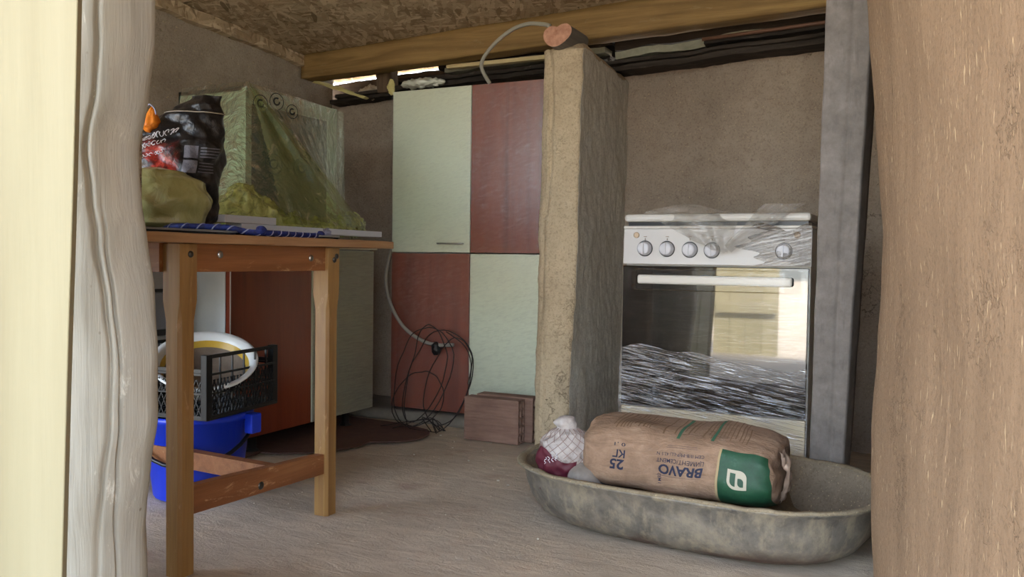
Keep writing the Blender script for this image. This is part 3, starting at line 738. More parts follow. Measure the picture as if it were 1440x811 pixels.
lat2 = t.math('ADD', lat, 1.); 
zz = sep.outputs[2]
mz = t.ramp(t.math('ADD', t.math('MULTIPLY', zz, 1.), t.math('MULTIPLY', t.noise(t.map(), 9, 4), .10)), [(.265, 1.), (.30, 0.)])
nf = t.noise(t.map((1, 1, 1)), 13, 8, .72, 1.2)
red = t.ramp(nf, [(.42, '#120f11'), (.50, '#5a1512'), (.57, '#a83024'), (.66, '#cf5a48')])
c = t.mix(t.math('MULTIPLY', mk, mz), '#121216', red); t.color(c); t.rough(.28); t.set(Specular_IOR_Level=.6)
t.bump(t.noise(t.map(), 45, 5, .65, .8), .6, .006); M_char = t.m
cb = thing('charcoal_bag', 'crumpled black plastic charcoal bag with red print behind the yellow bag', 'bag', (-1.885, 1.70, .758))
obj('bag_body', bm, M_char, cb, True)
def patch(th0, th1, z0, z1, mt, name, n=8, off=.004):
    return sheet(lambda u, v: f(th0+(th1-th0)*u, z0+(z1-z0)*v, off), n, n)
M_greyp = plain('grey_print', '#7c7c86', .6, c2='#5a5a64', sc=300); M_whp = plain('white_print', '#dddde2', .5)
bm = bmesh.new()
# back panel text faces the camera on the right part of the bag (angles near -60 degrees)
for z1_, h in ((.990, .034), (.950, .034)):
    merge(bm, patch(-1.10, -.82, z1_-h, z1_, None, '', 8)); 
    for k in range(4): merge(bm, patch(-.78, -.35+.08*k*0, z1_-.004-.008*k-.003, z1_-.004-.008*k, None, '', 8))
o = obj('small_print', bm, M_greyp, cb); o['label'] = 'grey blocks of small print'
o = obj('barcode', patch(-.86, -.66, .880, .893, None, '', 6), M_whp, cb); o['label'] = 'small white print field'
# lettering on the crumpled front
bm = bmesh.new()
for (s0, s1, z_, hgt, seed) in ((-1.95, -1.35, 1.005, .016, 1), (-2.05, -1.5, .977, .012, 2), (-1.85, -1.45, .957, .008, 3)):
    rr = random.Random(seed); th = s0
    while th < s1:
        w__ = .055+.03*rr.random(); pts = []
        k0 = rr.random()*6
        for j in range(9):
            a = k0+j*.6
            pts.append(f(th+w__*.4*math.cos(a), z_+hgt*.5*math.sin(a)+(th-s0)*.045, .003))
        tube(pts, .0011, 4, bm); th += w__
o = obj('lettering', bm, M_whp, cb); o['label'] = 'illegible white wrinkled lettering'
tiep = [f(a, 1.085, .003) for a in [2*PI*k/24 for k in range(24)]]
obj('tie_string', tube(tiep+[tiep[0]], .0016, 6), plain('string', '#a8a090', .8), cb, True)
# orange net pouch
tb_ = crumple((-1.888, 1.646, 1.055), (.030, .026, .026), .010, 60)
for q in tb_.verts:
    k = (q.co.z-1.035)/.055
    if k > 0: q.co.x += (-1.885-q.co.x)*min(.9, k*.8); q.co.y += (1.648-q.co.y)*min(.9, k*.8); q.co.z += .012*k
op = thing('orange_pouch', 'small bright orange tied pouch on top of the charcoal bag', 'pouch', (-1.91, 1.65, 1.01))
obj('pouch', tb_, plain('orange_plastic', '#e8861a', .5, c2='#c96a10', sc=60, bump=.5), op, True)
obj('tie', tube(smooth_path([(-1.887, 1.63, 1.090), (-1.87, 1.625, 1.096), (-1.858, 1.63, 1.084), (-1.855, 1.632, 1.069)], 6), .0018, 6), M_ropew, op, True)
# yellow polythene bag at the left
YB = [(.759, -1.72, 1.50, .085, .07), (.775, -1.72, 1.50, .125, .095), (.83, -1.715, 1.505, .132, .105), (.875, -1.715, 1.505, .115, .09), (.900, -1.715, 1.505, .070, .06), (.912, -1.715, 1.505, .02, .02), (.913, -1.715, 1.505, .001, .001)]
fy, za, zb = loft(YB, amp=.009, s=16)
bm = sheet(lambda u, v: fy(2*PI*u, za+(zb-za)*v), 90, 60); bmesh.ops.remove_doubles(bm, verts=bm.verts, dist=.0002)
t = NT('yellow_bag'); nz_ = t.noise(t.map(), 22, 5, .6, .8)
t.color(t.ramp(nz_, [(.3, '#99985f'), (.7, '#b0ae7c')])); t.rough(.22); t.set(Transmission_Weight=0., Specular_IOR_Level=.6); t.bump(nz_, .7, .008); M_ybag = t.m
yb = thing('plastic_bag', 'rounded dull yellow plastic bag at the left end of the table', 'bag', (-1.715, 1.505, .759))
obj('bag_body', bm, M_ybag, yb, True)

# ------------------------------------------------------------ under the table: bucket, crate, basin
bk = thing('bucket', 'blue plastic bucket under the black crate', 'bucket', (-1.915, 1.835, 0))
Mt = Matrix.Translation((-1.915, 1.835, .002))
obj('body', lathe([(0, 0), (.118, 0), (.122, .006), (.150, .225), (.158, .226), (.158, .241), (.150, .243), (.146, .240), (.117, .010), (0, .008)], Mt, 40), M_blue, bk, True)
obj('spout_lip', hexa([(x, y, z) for z in (.185, .242) for y in (1.865, 1.905) for x in (-1.765, -1.735)], (3, 3, 3)), M_blue, bk, False, .004)
hp = []
for k in range(17):
    a = PI*k/16; v_ = Vector((math.cos(a)*.160, 0, 0)); ax = (R_*math.cos(.25)+F_*math.sin(.25)).normalized(); dn = Vector((.56, -.78, -.60))
    hp.append(Vector((-1.915, 1.835, .215))+ax*math.cos(a)*.160+dn*math.sin(a)*.170)
obj('handle', tube(hp, .006, 8), M_black, bk, True)

cr = thing('crate', 'black plastic lattice crate standing on the blue bucket', 'crate', (-1.94, 1.86, .25))
# four corner frame of the crate
CX = [Vector((-1.742, 1.703, 0)), Vector((-1.782, 2.018, 0)), Vector((-2.180, 1.975, 0)), Vector((-2.140, 1.660, 0))]
zb_, zt_ = .249, .428
for c_ in CX:
    b_ = bmesh.new(); cc = sum(CX, Vector())/4; d = (cc-c_).normalized()*.010
    box(b_, c_.x+d.x-.011, c_.x+d.x+.011, c_.y+d.y-.011, c_.y+d.y+.011, zb_, zt_); obj('corner_post', b_, M_black, cr, False, .002)
for i in range(4):
    a, b = CX[i], CX[(i+1) % 4]; low = i in (1, 3)
    t_ = (b-a).normalized(); L = (b-a).length; b_ = bmesh.new(); n_ = Vector((t_.y, -t_.x, 0)); Z = Vector((0, 0, 1))
    top = zt_-.005 if not low else zt_-.045
    for z, h in ((zb_+.006, .012), (zb_+.072, .004), (zb_+.125, .006), (top, .010)):
        bar(b_, a+Z*z, b+Z*z, .006, h)
    for k in range(1, 6): bar(b_, a+t_*L*k/6+Z*zb_, a+t_*L*k/6+Z*top, .004, .005, up=n_)
    nd = 22
    for k in range(nd):
        x = L*k/nd; x2 = L*(k+1)/nd
        for zlo, zhi in ((zb_+.008, zb_+.072), (zb_+.072, zb_+.110)):
            w2 = (zhi-zlo)*.45
            for sgn in (1, -1):
                xa = x; xb = max(0, min(L, x+sgn*w2)); bar(b_, a+t_*xa+Z*zlo, a+t_*xb+Z*zhi, .002, .003, up=n_)
    o = obj('side_lattice', b_, M_black, cr)
b_ = bmesh.new()
for k in range(15):
    u = k/14; bar(b_, CX[0].lerp(CX[1], u)+Vector((0, 0, zb_+.004)), CX[3].lerp(CX[2], u)+Vector((0, 0, zb_+.004)), .008, .004)
    bar(b_, CX[0].lerp(CX[3], u)+Vector((0, 0, zb_+.004)), CX[1].lerp(CX[2], u)+Vector((0, 0, zb_+.004)), .008, .004)
obj('bottom_lattice', b_, M_black, cr)

bs = thing('basin', 'white basin with a yellow inner band tilted inside the black crate', 'basin', (-1.90, 1.82, .30))
nrm = Vector((.50, -.52, 1.30)).normalized()
Mb = Matrix.Translation((-1.873, 1.822, .392)) @ nrm.to_track_quat('Z', 'Y').to_matrix().to_4x4()
M_enw = plain('white_enamel', '#dfe2e0', .3); M_eny = plain('yellow_enamel', '#c9a53a', .35, c2='#b8922a', sc=20); M_brn = plain('brown_residue', '#5a4a3e', .7, c2='#7a6a58', sc=18)
prof = [(0, -.075), (.09, -.073), (.115, -.05), (.132, -.002), (.146, .0), (.148, .004), (.144, .007), (.130, .004), (.122, -.012), (.113, -.03), (.088, -.066), (0, -.068)]
obj('body', lathe(prof, Mb, 48, mi=[0, 0, 0, 0, 0, 0, 0, 0, 1, 2, 2]), [M_enw, M_eny, M_brn], bs, True)

# hose with clamp in front of the lower cabinet
ho = thing('drain_hose', 'grey bent hose with a black clip in front of the brown cabinet door', 'hose', (-1.9, 3.09, .33))
obj('hose_tube', tube(smooth_path([(-2.125, 3.17, .80), (-2.125, 3.13, .70), (-2.118, 3.09, .60), (-2.09, 3.085, .50), (-2.02, 3.08, .405), (-1.93, 3.08, .350), (-1.85, 3.08, .333), (-1.77, 3.08, .338)]), .0078), plain('grey_hose_low', '#8f8a80', .4), ho, True)
o = obj('clip', crumple((-1.855, 3.078, .318), (.018, .014, .028), .010, 50), M_black, ho, True); o['label'] = 'black hose clip'
# wire coil
bm = bmesh.new(); rw = random.Random(3)
for k, (cx, cz, rx, rz, ry) in enumerate(((-1.86, .215, .13, .195, .0), (-1.80, .19, .15, .21, .03), (-1.84, .235, .085, .19, -.02), (-1.88, .12, .12, .105, .05), (-1.74, .20, .10, .17, .02))):
    pts = []
    for j in range(41):
        a = 2*PI*j/40
        z = max(.008, cz+rz*math.sin(a)+.006*noise.noise(Vector((k, j*.4, 0)))); y = 3.03-.16*max(0, 1-z/.30)+ry+.012*math.sin(2*a+k)
        pts.append((cx+rx*math.cos(a)+.008*noise.noise(Vector((k*3, j*.3, 1))), min(y, 3.085), z))
    tube(pts, .0022, 5, bm)
for k in range(5):
    a = rw.random()*PI; p0 = Vector((-1.86+.14*math.cos(a), 2.87+.04*rw.random(), .008)); 
    tube(smooth_path([p0, (-1.85+.1*rw.random(), 2.91, .03+.05*rw.random()), (-1.76+.06*rw.random(), 2.93, .008)], 5), .002, 5, bm)
tube(smooth_path([(-1.76, 3.0, .40), (-1.70, 3.05, .34), (-1.685, 3.08, .26), (-1.70, 3.08, .18)], 6), .0022, 5, bm)
tag(obj('wire_coil', bm, plain('rusty_wire', '#2c2320', .6, .4), None, True), 'tangled loops of rusty wire leaning on the brown cabinet door', 'wire')

# ------------------------------------------------------------ hollow bricks
t = NT('terracotta'); g = t.noise(t.map((.15, 1, 1)), 60, 4, .6); n = t.noise(t.map(), 9, 5)
wvn = t.new('ShaderNodeTexWave', wave_type='BANDS', bands_direction='Z'); t.link(t.map(), wvn.inputs[0]); wvn.inputs['Scale'].default_value = 26
t.color(t.mix(.4, t.ramp(n, [(.3, '#7d6051'), (.7, '#977868')]), t.ramp(g, [(.3, '#6c5044'), (.7, '#a08070')]))); t.rough(.9); t.bump(t.math('ADD', wvn.outputs[1], g), .5, .002); M_brick = t.m
def hollow(name, label, x0, x1, y0, y1, z0, z1, grp, shear=0.):
    r = thing(name, label, 'brick', ((x0+x1)/2, (y0+y1)/2, z0), grp)
    bm = bmesh.new(); th = .009
    cols, rows = 2, 5
    for i in range(cols+1):
        y = y0+(y1-y0-th)*i/cols; box(bm, x0, x1, y, y+th, z0, z1)
    for j in range(rows+1):
        z = z0+(z1-z0-th)*j/rows
        for i in range(cols):
            ya = y0+(y1-y0-th)*i/cols+th; yb_2 = y0+(y1-y0-th)*(i+1)/cols; box(bm, x0+.0005, x1-.0005, ya, yb_2, z, z+th)
    rot = Matrix.Rotation(math.radians(2), 3, 'Z')
    obj('clay_body', bm, M_brick, r, False, .0015)
    gm = bmesh.new()
    for k in range(9):
        z = z0+.012+(z1-z0-.024)*k/8; box(gm, x0+.004, x1-.004, y0-.0012, y0+.001, z-.004, z+.004)
    obj('face_ribs', gm, M_brick, r)
hollow('hollow_brick', 'front one of two hollow clay bricks standing by the partition wall', -1.597, -1.365, 2.868, 2.925, .001, .167, 'hollow clay bricks by the partition')
hollow('hollow_brick', 'rear hollow clay brick leaning behind the front one, slightly to the right', -1.575, -1.335, 2.930, 2.990, .001, .172, 'hollow clay bricks by the partition')

# ------------------------------------------------------------ cooker
st = thing('cooker', 'white freestanding cooker with black glass oven door wrapped in film', 'cooker', (-.575, 2.83, 0))
M_enam = plain('cooker_enamel', '#cfcac2', .35, c2='#bdb7ad', sc=4)
sx0, sx1, sy = -.852, -.297, 2.53
obj('body', B(sx0+.004, sx1-.004, sy+.022, 3.12, .03, .800), M_enam, st, False, .004)
def lid(u, v, w, co):
    return co
obj('lid', B(sx0+.002, sx1-.004, sy-.002, 3.11, .818, .842), M_enam, st, False, .009)
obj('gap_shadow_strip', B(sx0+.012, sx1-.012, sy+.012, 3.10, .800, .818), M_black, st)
obj('hob_rim', B(sx0, sx1, sy-.001, 3.12, .797, .806), M_enam, st, False, .003)
pn = obj('control_panel', hexa([(sx0, sy, .689), (sx1, sy, .689), (sx0, sy+.03, .689), (sx1, sy+.03, .689), (sx0, sy+.004, .797), (sx1, sy+.004, .797), (sx0, sy+.03, .797), (sx1, sy+.03, .797)], (1, 1, 1)), plain('panel_enamel', '#c4bfb9', .4), st, False, .002)
M_knob = plain('knob_plastic', '#cbc9cb', .35)
for x, z in ((-.783, .737), (-.714, .736), (-.644, .734), (-.578, .733), (-.373, .732)):
    M = Matrix.Translation((x, sy+.002, z)) @ Matrix.Rotation(PI/2, 4, 'X')
    k = obj('knob', lathe([(0, 0), (.0215, 0), (.0215, .004), (.019, .010), (.0185, .022), (.016, .0245), (0, .025)], M, 28), M_knob, st, True)
    obj('knob_grip', B(x-.0022, x+.0022, sy-.027, sy-.018, z-.017, z+.017), M_knob, k, False, .001)
    obj('knob_ring', lathe([(.0235, .0), (.0245, .0015), (.0215, .0015)], M, 28), M_black, k)
for x in (-.811, -.337):
    M = Matrix.Translation((x, sy+.003, .778)) @ Matrix.Rotation(PI/2, 4, 'X')
    obj('button', lathe([(0, 0), (.009, 0), (.009, .003), (.006, .004), (0, .004)], M, 20), plain('button_tan', '#b9a084', .5), st, True)
# tiny panel print
bm = bmesh.new()
for x in (-.783, -.714, -.644, -.578, -.373):
    box(bm, x-.0008, x+.0008, sy-.001, sy+.003, .762, .768); box(bm, x-.004, x+.004, sy-.001, sy+.0035, .772, .774)
for k in range(7): box(bm, -.445+.0, -.405, sy-.001, sy+.002, .7205, .7215)
box(bm, -.352, -.333, sy-.0008, sy+.002, .7005, .7015)
obj('panel_print', bm, plain('panel_print', '#8a7660', .6), st)['kind'] = 'stuff'
t = NT('oven_glass'); t.color('#050507'); t.rough(.03); t.set(Specular_IOR_Level=.9, IOR=1.85); M_oven = t.m
dg = obj('oven_door', B(sx0+.002, sx1-.006, sy-.004, sy+.020, .255, .684), M_oven, st, False, .002)
o = obj('handle', hexa([(-.797, sy-.030, .630), (-.345, sy-.030, .630), (-.797, sy-.012, .630), (-.345, sy-.012, .630), (-.797, sy-.030, .657), (-.345, sy-.030, .657), (-.797, sy-.012, .657), (-.345, sy-.012, .657)], (8, 1, 1)), plain('handle_white', '#d4cec2', .35), dg, False, .006)
for x in (-.78, -.362): obj('handle_mount', B(x-.012, x+.012, sy-.013, sy-.003, .634, .652), M_enam, dg)
obj('storage_drawer', B(sx0+.002, sx1-.006, sy, sy+.020, .055, .250), plain('drawer_cream', '#c9b998', .4), st, False, .003)
for x in (sx0+.05, sx1-.05):
    for y in (sy+.07, 3.06): obj('foot', lathe([(0, 0), (.016, 0), (.016, .03), (0, .03)], Matrix.Translation((x, y, 0)), 12), M_black, st)
# film: taut sheet over the front with heavy creases over the lower door
def sf(u, v):
    x = sx0-.004+(sx1-sx0+.004)*u; z = .06+.62*v
    k = 1/(1+math.exp((z-.385-.03*math.sin(x*9))*60)); k2 = .25
    zz = z+.12*x
    w1 = noise.noise(Vector((x*2.2, 0, zz*95)))+.6*noise.noise(Vector((x*4, 3, zz*190)))
    y = sy-.0075-.0009*abs(w1)*k
    if .612 < z < .675 and -.81 < x < -.335: y -= .026
    return Vector((x, y, z))
fs = thing('film_wrap', 'clear stretch film wrapped tight around the cooker front', 'plastic sheet', (-.575, 2.52, .06))
obj('front_sheet', sheet(lambda u, v: sf(u, v*(.575+.035*math.sin(u*5+.5)+.03*noise.noise(Vector((u*5, 0, 0))))), 50, 260), F_stove, fs, True)
obj('upper_sheet', sheet(lambda u, v: Vector((0, .0015, 0))+sf(u, .57+.43*v), 30, 120), film('stretch_film_thin', gloss=.03, rough=.06, sc=(1.2, 1, 20), scale=9, strength=.25, haze=.012, dist=.004), fs, True)
# loose flap hanging from the lid over the control panel
F_flap = film('loose_film', (.93, .92, .9, 1), gloss=.16, rough=.16, sc=(1, 1, 4), scale=14, strength=.8, haze=.22, hazec=(.62, .57, .50, 1), dist=.01)
def flap(u, v):
    a = Vector((-.80+.30*u, 2.56-.02*u, .872-.10*(u-.5)**2)) if u < .5 else Vector((-.80+.30*u, 2.55, .872-.06*(u-.5)))
    b = Vector((-.575+.05*u, sy-.032, .735-.01*u))
    p = a.lerp(b, v); p.z += .02*math.sin(PI*v)*math.sin(u*PI)
    return p+Vector((0, -.012*math.sin(PI*v)+.006*math.sin(u*14+v*3), .004*noise.noise(Vector((u*6, v*6, 0)))))
obj('loose_flap', sheet(flap, 50, 30), F_flap, fs, True)
def flap2(u, v):
    a = Vector((-.43+.12*u, 2.53, .868)); b = Vector((-.535+.02*u, sy-.03, .745-.02*u)); p = a.lerp(b, v)
    return p+Vector((0, -.008*math.sin(PI*v)+.005*math.sin(u*17), .003*math.sin(v*9)))
obj('loose_flap', sheet(flap2, 30, 30), F_flap, fs, True)
def band(u, v):
    x = (-.46+.03*math.sin(v*9)+.02*math.sin(v*23))*(1-u)-.297*u; z = .690+.110*v+.012*math.sin(u*8)*v
    w1 = noise.noise(Vector((x*5, 1, (z+.25*x)*55)))
    return Vector((x, sy-.028-.004*abs(w1)+.02*u*u, z))
obj('taut_band', sheet(band, 40, 80), film('film_band', gloss=.07, rough=.07, sc=(1, 1, 9), rot=(0, .25, 0), scale=16, strength=1, haze=.012, dist=.02), fs, True)

# ------------------------------------------------------------ tub
t = NT('galvanised'); a = t.noise(t.map(), 9, 7, .7, .4); b = t.voro(t.map(), 70, 'F1', 'Color'); d = t.noise(t.map((1, 1, .4)), 22, 6, .7)
c = t.ramp(a, [(.32, '#524d47'), (.5, '#746d62'), (.68, '#968b7a')]); 
sp = t.new('ShaderNodeSeparateColor'); t.link(b, sp.inputs[0])
c = t.mix(t.math('MULTIPLY', sp.outputs[0], .15), c, '#96938c'); c = t.mix(t.ramp(d, [(.50, 0.), (.66, .75)]), c, '#a3977f')
sz = t.new('ShaderNodeSeparateXYZ'); t.link(t.tc, sz.inputs[0])
rust = t.math('MULTIPLY', t.ramp(sz.outputs[2], [(.02, 1.), (.06, 0.)]), t.ramp(t.noise(t.map(loc=(5, 1, 0)), 6, 5, .6), [(.5, 0.), (.6, .8)]))
c = t.mix(rust, c, '#4d3226'); t.color(c); t.rough(.6); t.set(Metallic=.15); t.bump(t.math('ADD', a, t.math('MULTIPLY', d, .5)), .4, .004); M_galv = t.m
M_mortar = adobe('mortar', '#80745f', '#94876f', '#a2957d', crack=0.)
TC = Vector((-.538, 2.205, 0)); TR = math.radians(-5)
def tubp(a, rx, ry, z, n=3.4):
    c_, s_ = math.cos(a), math.sin(a)
    x = rx*math.copysign(abs(c_)**(2/n), c_); y = ry*math.copysign(abs(s_)**(2/2.3), s_)
    return Vector((TC.x+x*math.cos(TR)-y*math.sin(TR), TC.y+x*math.sin(TR)+y*math.cos(TR), z))
def tubmesh(prof, nseg=120, jit=0):
    bm = bmesh.new(); rings = []
    for off, z in prof:
        rings.append([bm.verts.new(tubp(2*PI*k/nseg, .457+off, .285+off, z)+Vector((0, 0, jit*noise.noise(Vector((k*.35, z*9, 0)))))) for k in range(nseg)])
    for A, C in zip(rings, rings[1:]):
        for k in range(nseg): bm.faces.new((A[k], A[(k+1) % nseg], C[(k+1) % nseg], C[k]))
    return bm, rings
M_inner = adobe('tub_lining', '#75695a', '#8c7f6d', '#9c907c', crack=0.)
tu = thing('wash_tub', 'long oval galvanised tub in front of the cooker', 'tub', (TC.x, TC.y, 0))
bm, rg = tubmesh([(-.18, .004), (-.110, .003), (-.078, .010), (-.045, .030), (-.020, .062), (-.005, .105), (.003, .140), (.016, .150), (.018, .155), (.012, .158), (-.001, .155), (-.008, .142), (-.016, .10), (-.034, .060), (-.058, .036), (-.09, .018), (-.18, .011)])
for fi, fc in enumerate(bm.faces):
    if fi//120 >= 10: fc.material_index = 1
bm.faces.new(rg[0]); bm.faces.new(rg[-1])
obj('body', bm, [M_galv, M_inner], tu, True)
bm, rg = tubmesh([(.016, .153), (.021, .157), (.016, .1615), (.004, .1605), (-.002, .156)], 160, .0035)
o = obj('rim', bm, M_mortar, tu, True); o['label'] = 'rim crusted with dried mortar'
bm, rg = tubmesh([(-.022, .088), (-.05, .100), (-.12, .112), (-.20, .118)], 80, .008)
bm.faces.new(rg[-1])
for q in bm.verts:
    k = max(0, min(1, (q.co.x+.37)/.15)); k = k*k*(3-2*k); q.co.z -= .050*k; q.co.x += (TC.x-q.co.x)*.20*k; q.co.y += (TC.y-q.co.y)*.35*k
o = obj('dried_mortar', bm, adobe('mortar_bed', '#6d5d49', '#7f6e57', '#8c7a62', crack=0.), tu, True); o['kind'] = 'stuff'
for sx in (1,):
    hpt = [tubp(-.0+.12*k, .457+.022, .285+.022, .10+.0*k) for k in (-2, -1, 0, 1, 2)]

# ------------------------------------------------------------ cement bag
BL, BW, BH = .480, .275, .170; BCn = Vector((-.542, 2.128, .206)); BA = math.radians(-2.5)
def taper(s):
    a = abs(s)
    return (1-a**9)**.5 if a < 1 else 0
def bagp(s, th=None, zrel=None, off=0.):
    """s in -1..1 along the bag, th the angle round the section, or zrel on the face towards the doorway"""
    e = max(.0, taper(s)); eh = .66+.34*e; ew = .70+.30*e
    n = 3.2
    if th is None:
        q = max(-.98, min(.98, zrel/(BH/2))); z = q*BH/2*eh; y = -(BW/2*ew)*(1-abs(q)**n)**(1/n); nz_ = abs(q)**(n-1)*math.copysign(1, q)
        dn = Vector((0, -(1-abs(q)**n)**((n-1)/n)-.05, nz_)).normalized()
    else:
        c_, s_ = math.cos(th), math.sin(th)
        y = BW/2*ew*math.copysign(abs(c_)**(2/n), c_); z = BH/2*eh*math.copysign(abs(s_)**(2/n), s_)
        dn = Vector((0, c_, s_))
    x = s*BL/2
    p = Vector((x, y, z)); w = nvec(p+Vector((3, 3, 3)), 7, 2)*.010+Vector((0, 1, 0))*.0025*noise.noise(Vector((x*4+z*9, y*22, z*30)))
    edge_ = max(0, abs(s)-.80)/.2
    w += nvec(p, 24, 2)*.008*edge_
    p = p+w+dn*off
    ca, sa = math.cos(BA), math.sin(BA)
    return BCn+Vector((p.x*ca-p.y*sa, p.x*sa+p.y*ca, p.z-.002*s))
cg = thing('cement_bag', 'brown paper cement bag with green end panel lying in the tub', 'bag', (BCn.x, BCn.y, .085))
t = NT('kraft_paper'); a = t.noise(t.map(), 18, 6, .65, .4); b = t.noise(t.map((.3, 1, 1), (0, .3, .2)), 40, 5, .7, 1.)
t.color(t.mix(t.ramp(b, [(.35, .35), (.55, 0.)]), t.ramp(a, [(.3, '#8a6f59'), (.55, '#a0836b'), (.75, '#b0947b')]), '#664e3b')); t.rough(.8)
t.bump(t.math('ADD', a, b), .9, .006); M_kraft = t.m
bm = bmesh.new(); NS, NTn = 90, 84; rings = []
for i in range(NS+1):
    s = -1+2*i/NS; s = math.copysign(1-(1-abs(s))**1.35, s)
    rings.append([bm.verts.new(bagp(s*.999, 2*PI*k/NTn)) for k in range(NTn)])
for A, C in zip(rings, rings[1:]):
    for k in range(NTn): bm.faces.new((A[k], A[(k+1) % NTn], C[(k+1) % NTn], C[k]))
for R__ in (rings[0], rings[-1]):
    c_ = sum((q.co for q in R__), Vector())/NTn; c_ += Vector(((-.006 if R__ is rings[0] else .006), 0, 0)); cv = bm.verts.new(c_)
    for k in range(NTn): bm.faces.new((R__[k], R__[(k+1) % NTn], cv))
obj('paper_sack', bm, M_kraft, cg, True)
# folded hem on the right end
bm = bmesh.new()
def hem(u, v):
    z = -.062+.124*u; a = v
    x = BL/2*.985+.018*math.sin(PI*u)+.010*math.sin(v*PI)
    return BCn+Vector((x, -.055+.05*v-.02*math.sin(PI*u), z-.012))+nvec((u*3, v*2, 0), 2, 2)*.008
obj('folded_hem', sheet(hem, 24, 10), plain('hem_paper', '#a78f7c', .8, c2='#bda592', sc=30), cg, True)
def facepatch(x0, x1, z0, z1, off, nx=16, nz=12):
    return sheet(lambda u, v: bagp((x0+(x1-x0)*u-BCn.x)/(BL/2), None, (z0+(z1-z0)*v-BCn.z), off), nx, nz)
t = NT('green_print'); a = t.noise(t.map(), 25, 7, .7); t.color(t.ramp(a, [(.35, '#123a25'), (.6, '#1c4c31'), (.78, '#46695a')])); t.rough(.6); M_green = t.m
GX0, GX1, GZ0, GZ1 = -.420, -.309, .124, .264
o = obj('green_panel', facepatch(GX0, GX1, GZ0, GZ1, .0012, 20, 30), M_green, cg, True); o['label'] = 'green printed panel'
o = obj('panel_edge', facepatch(GX0-.005, GX0, GZ0, GZ1, .0013, 2, 30), plain('pale_line', '#a8946e', .8), cg, True)
M_logo = plain('logo_cream', '#b5ad98', .6)
def facemap(bm, ox, oz, off, flip=True):
    """bm drawn in x,y metres; origin ox,oz on the bag face; flip turns it upside down"""
    for q in bm.verts:
        x, y = q.co.x, q.co.y
        if flip: x, y = -x, -y
        q.co = bagp((ox+x-BCn.x)/(BL/2), None, (oz+y-BCn.z), off)
    return bm
def leaf(x0, x1, y0, y1, r, n=8, tr=True):
    # sharp top left and bottom right, round top right and bottom left (y up)
    pts = [(x0, y1)]
    for k in range(n+1): a = PI/2-PI/2*k/n; pts.append((x1-r+r*math.cos(a), y1-r+r*math.sin(a)))
    pts.append((x1, y0))
    for k in range(n+1): a = -PI/2-PI/2*k/n; pts.append((x0+r+r*math.cos(a), y0+r+r*math.sin(a)))
    return pts
LX, LZ, LS = -.400, .176, .044
bm = bmesh.new(); poly(bm, leaf(0, LS, 0, LS, LS*.42)); bmesh.ops.triangulate(bm, faces=bm.faces[:]); slice_bm(bm, .006)
o = obj('leaf_emblem', facemap(bm, LX, LZ, .0022, False), M_logo, cg, True); o['label'] = 'cream leaf emblem'
bm = bmesh.new()
q_ = [(LS*.15, LS*.83), (LS*.42, LS*.83), (LS*.42, LS*.17)]+[(LS*(.15+.25)+LS*.25*math.cos(a), LS*(.17+.25)+LS*.25*math.sin(a)) for a in [-PI/2-PI/2*k/6 for k in range(7)]]
poly(bm, q_); poly(bm, leaf(LS*.54, LS*.84, LS*.17, LS*.60, LS*.2)); bmesh.ops.triangulate(bm, faces=bm.faces[:]); slice_bm(bm, .006)
obj('emblem_cutout', facemap(bm, LX, LZ, .0032, False), M_green, o, True)
M_navy = plain('navy_print', '#14172c', .7, c2='#1d2240', sc=80)
def lettering(s, x_right, z_top_inv, width, height, name='lettering', bold=.0, rot=False, off=.0016, mt=None):
    """upside-down line: its first letter sits at x_right, its (visual) lower edge in reading sense at z_top_inv"""
    b_ = text_mesh(s, .05, bold); x0, x1, y0, y1 = bounds(b_)
    for q in b_.verts:
        q.co.x = (q.co.x-x0)/(x1-x0)*width; q.co.y = (q.co.y-y0)/(y1-y0)*height; q.co.z = 0
        if rot: q.co.x, q.co.y = -q.co.y, q.co.x
    slice_bm(b_, .008)
    return obj(name, facemap(b_, x_right, z_top_inv, off, True), mt or M_navy, cg)
lettering('BRAVO', -.458, .1930+.0215, .108, .0250, bold=.0016)
lettering('ЦИМЕНТ/CEMENT', -.458, .2310, .114, .0125, bold=.0002)
lettering('CEM II/B-M(P-LL) 42.5 N', -.458, .2450, .114, .0090)
lettering('..................................................', -.475, .2540, .075, .0012)
lettering('..............................................', -.478, .2580, .070, .0012)
lettering('......................................................', -.459, .1865, .113, .0014)
lettering('CEM I', -.5680, .1905, .024, .0075, rot=True, bold=.0004)
lettering('25', -.652, .208, .036, .0270, bold=.0014)
lettering('КГ', -.652, .2335, .032, .0210, bold=.0012)
lettering('0 ,1', -.652, .2500, .030, .0080, bold=.0004)
o = obj('navy_band', sheet(lambda u, v: bagp(-.97+.47*u, None, (-.083+(.030*(1-u*.8))*v), .0014), 20, 6), M_navy, cg, True)
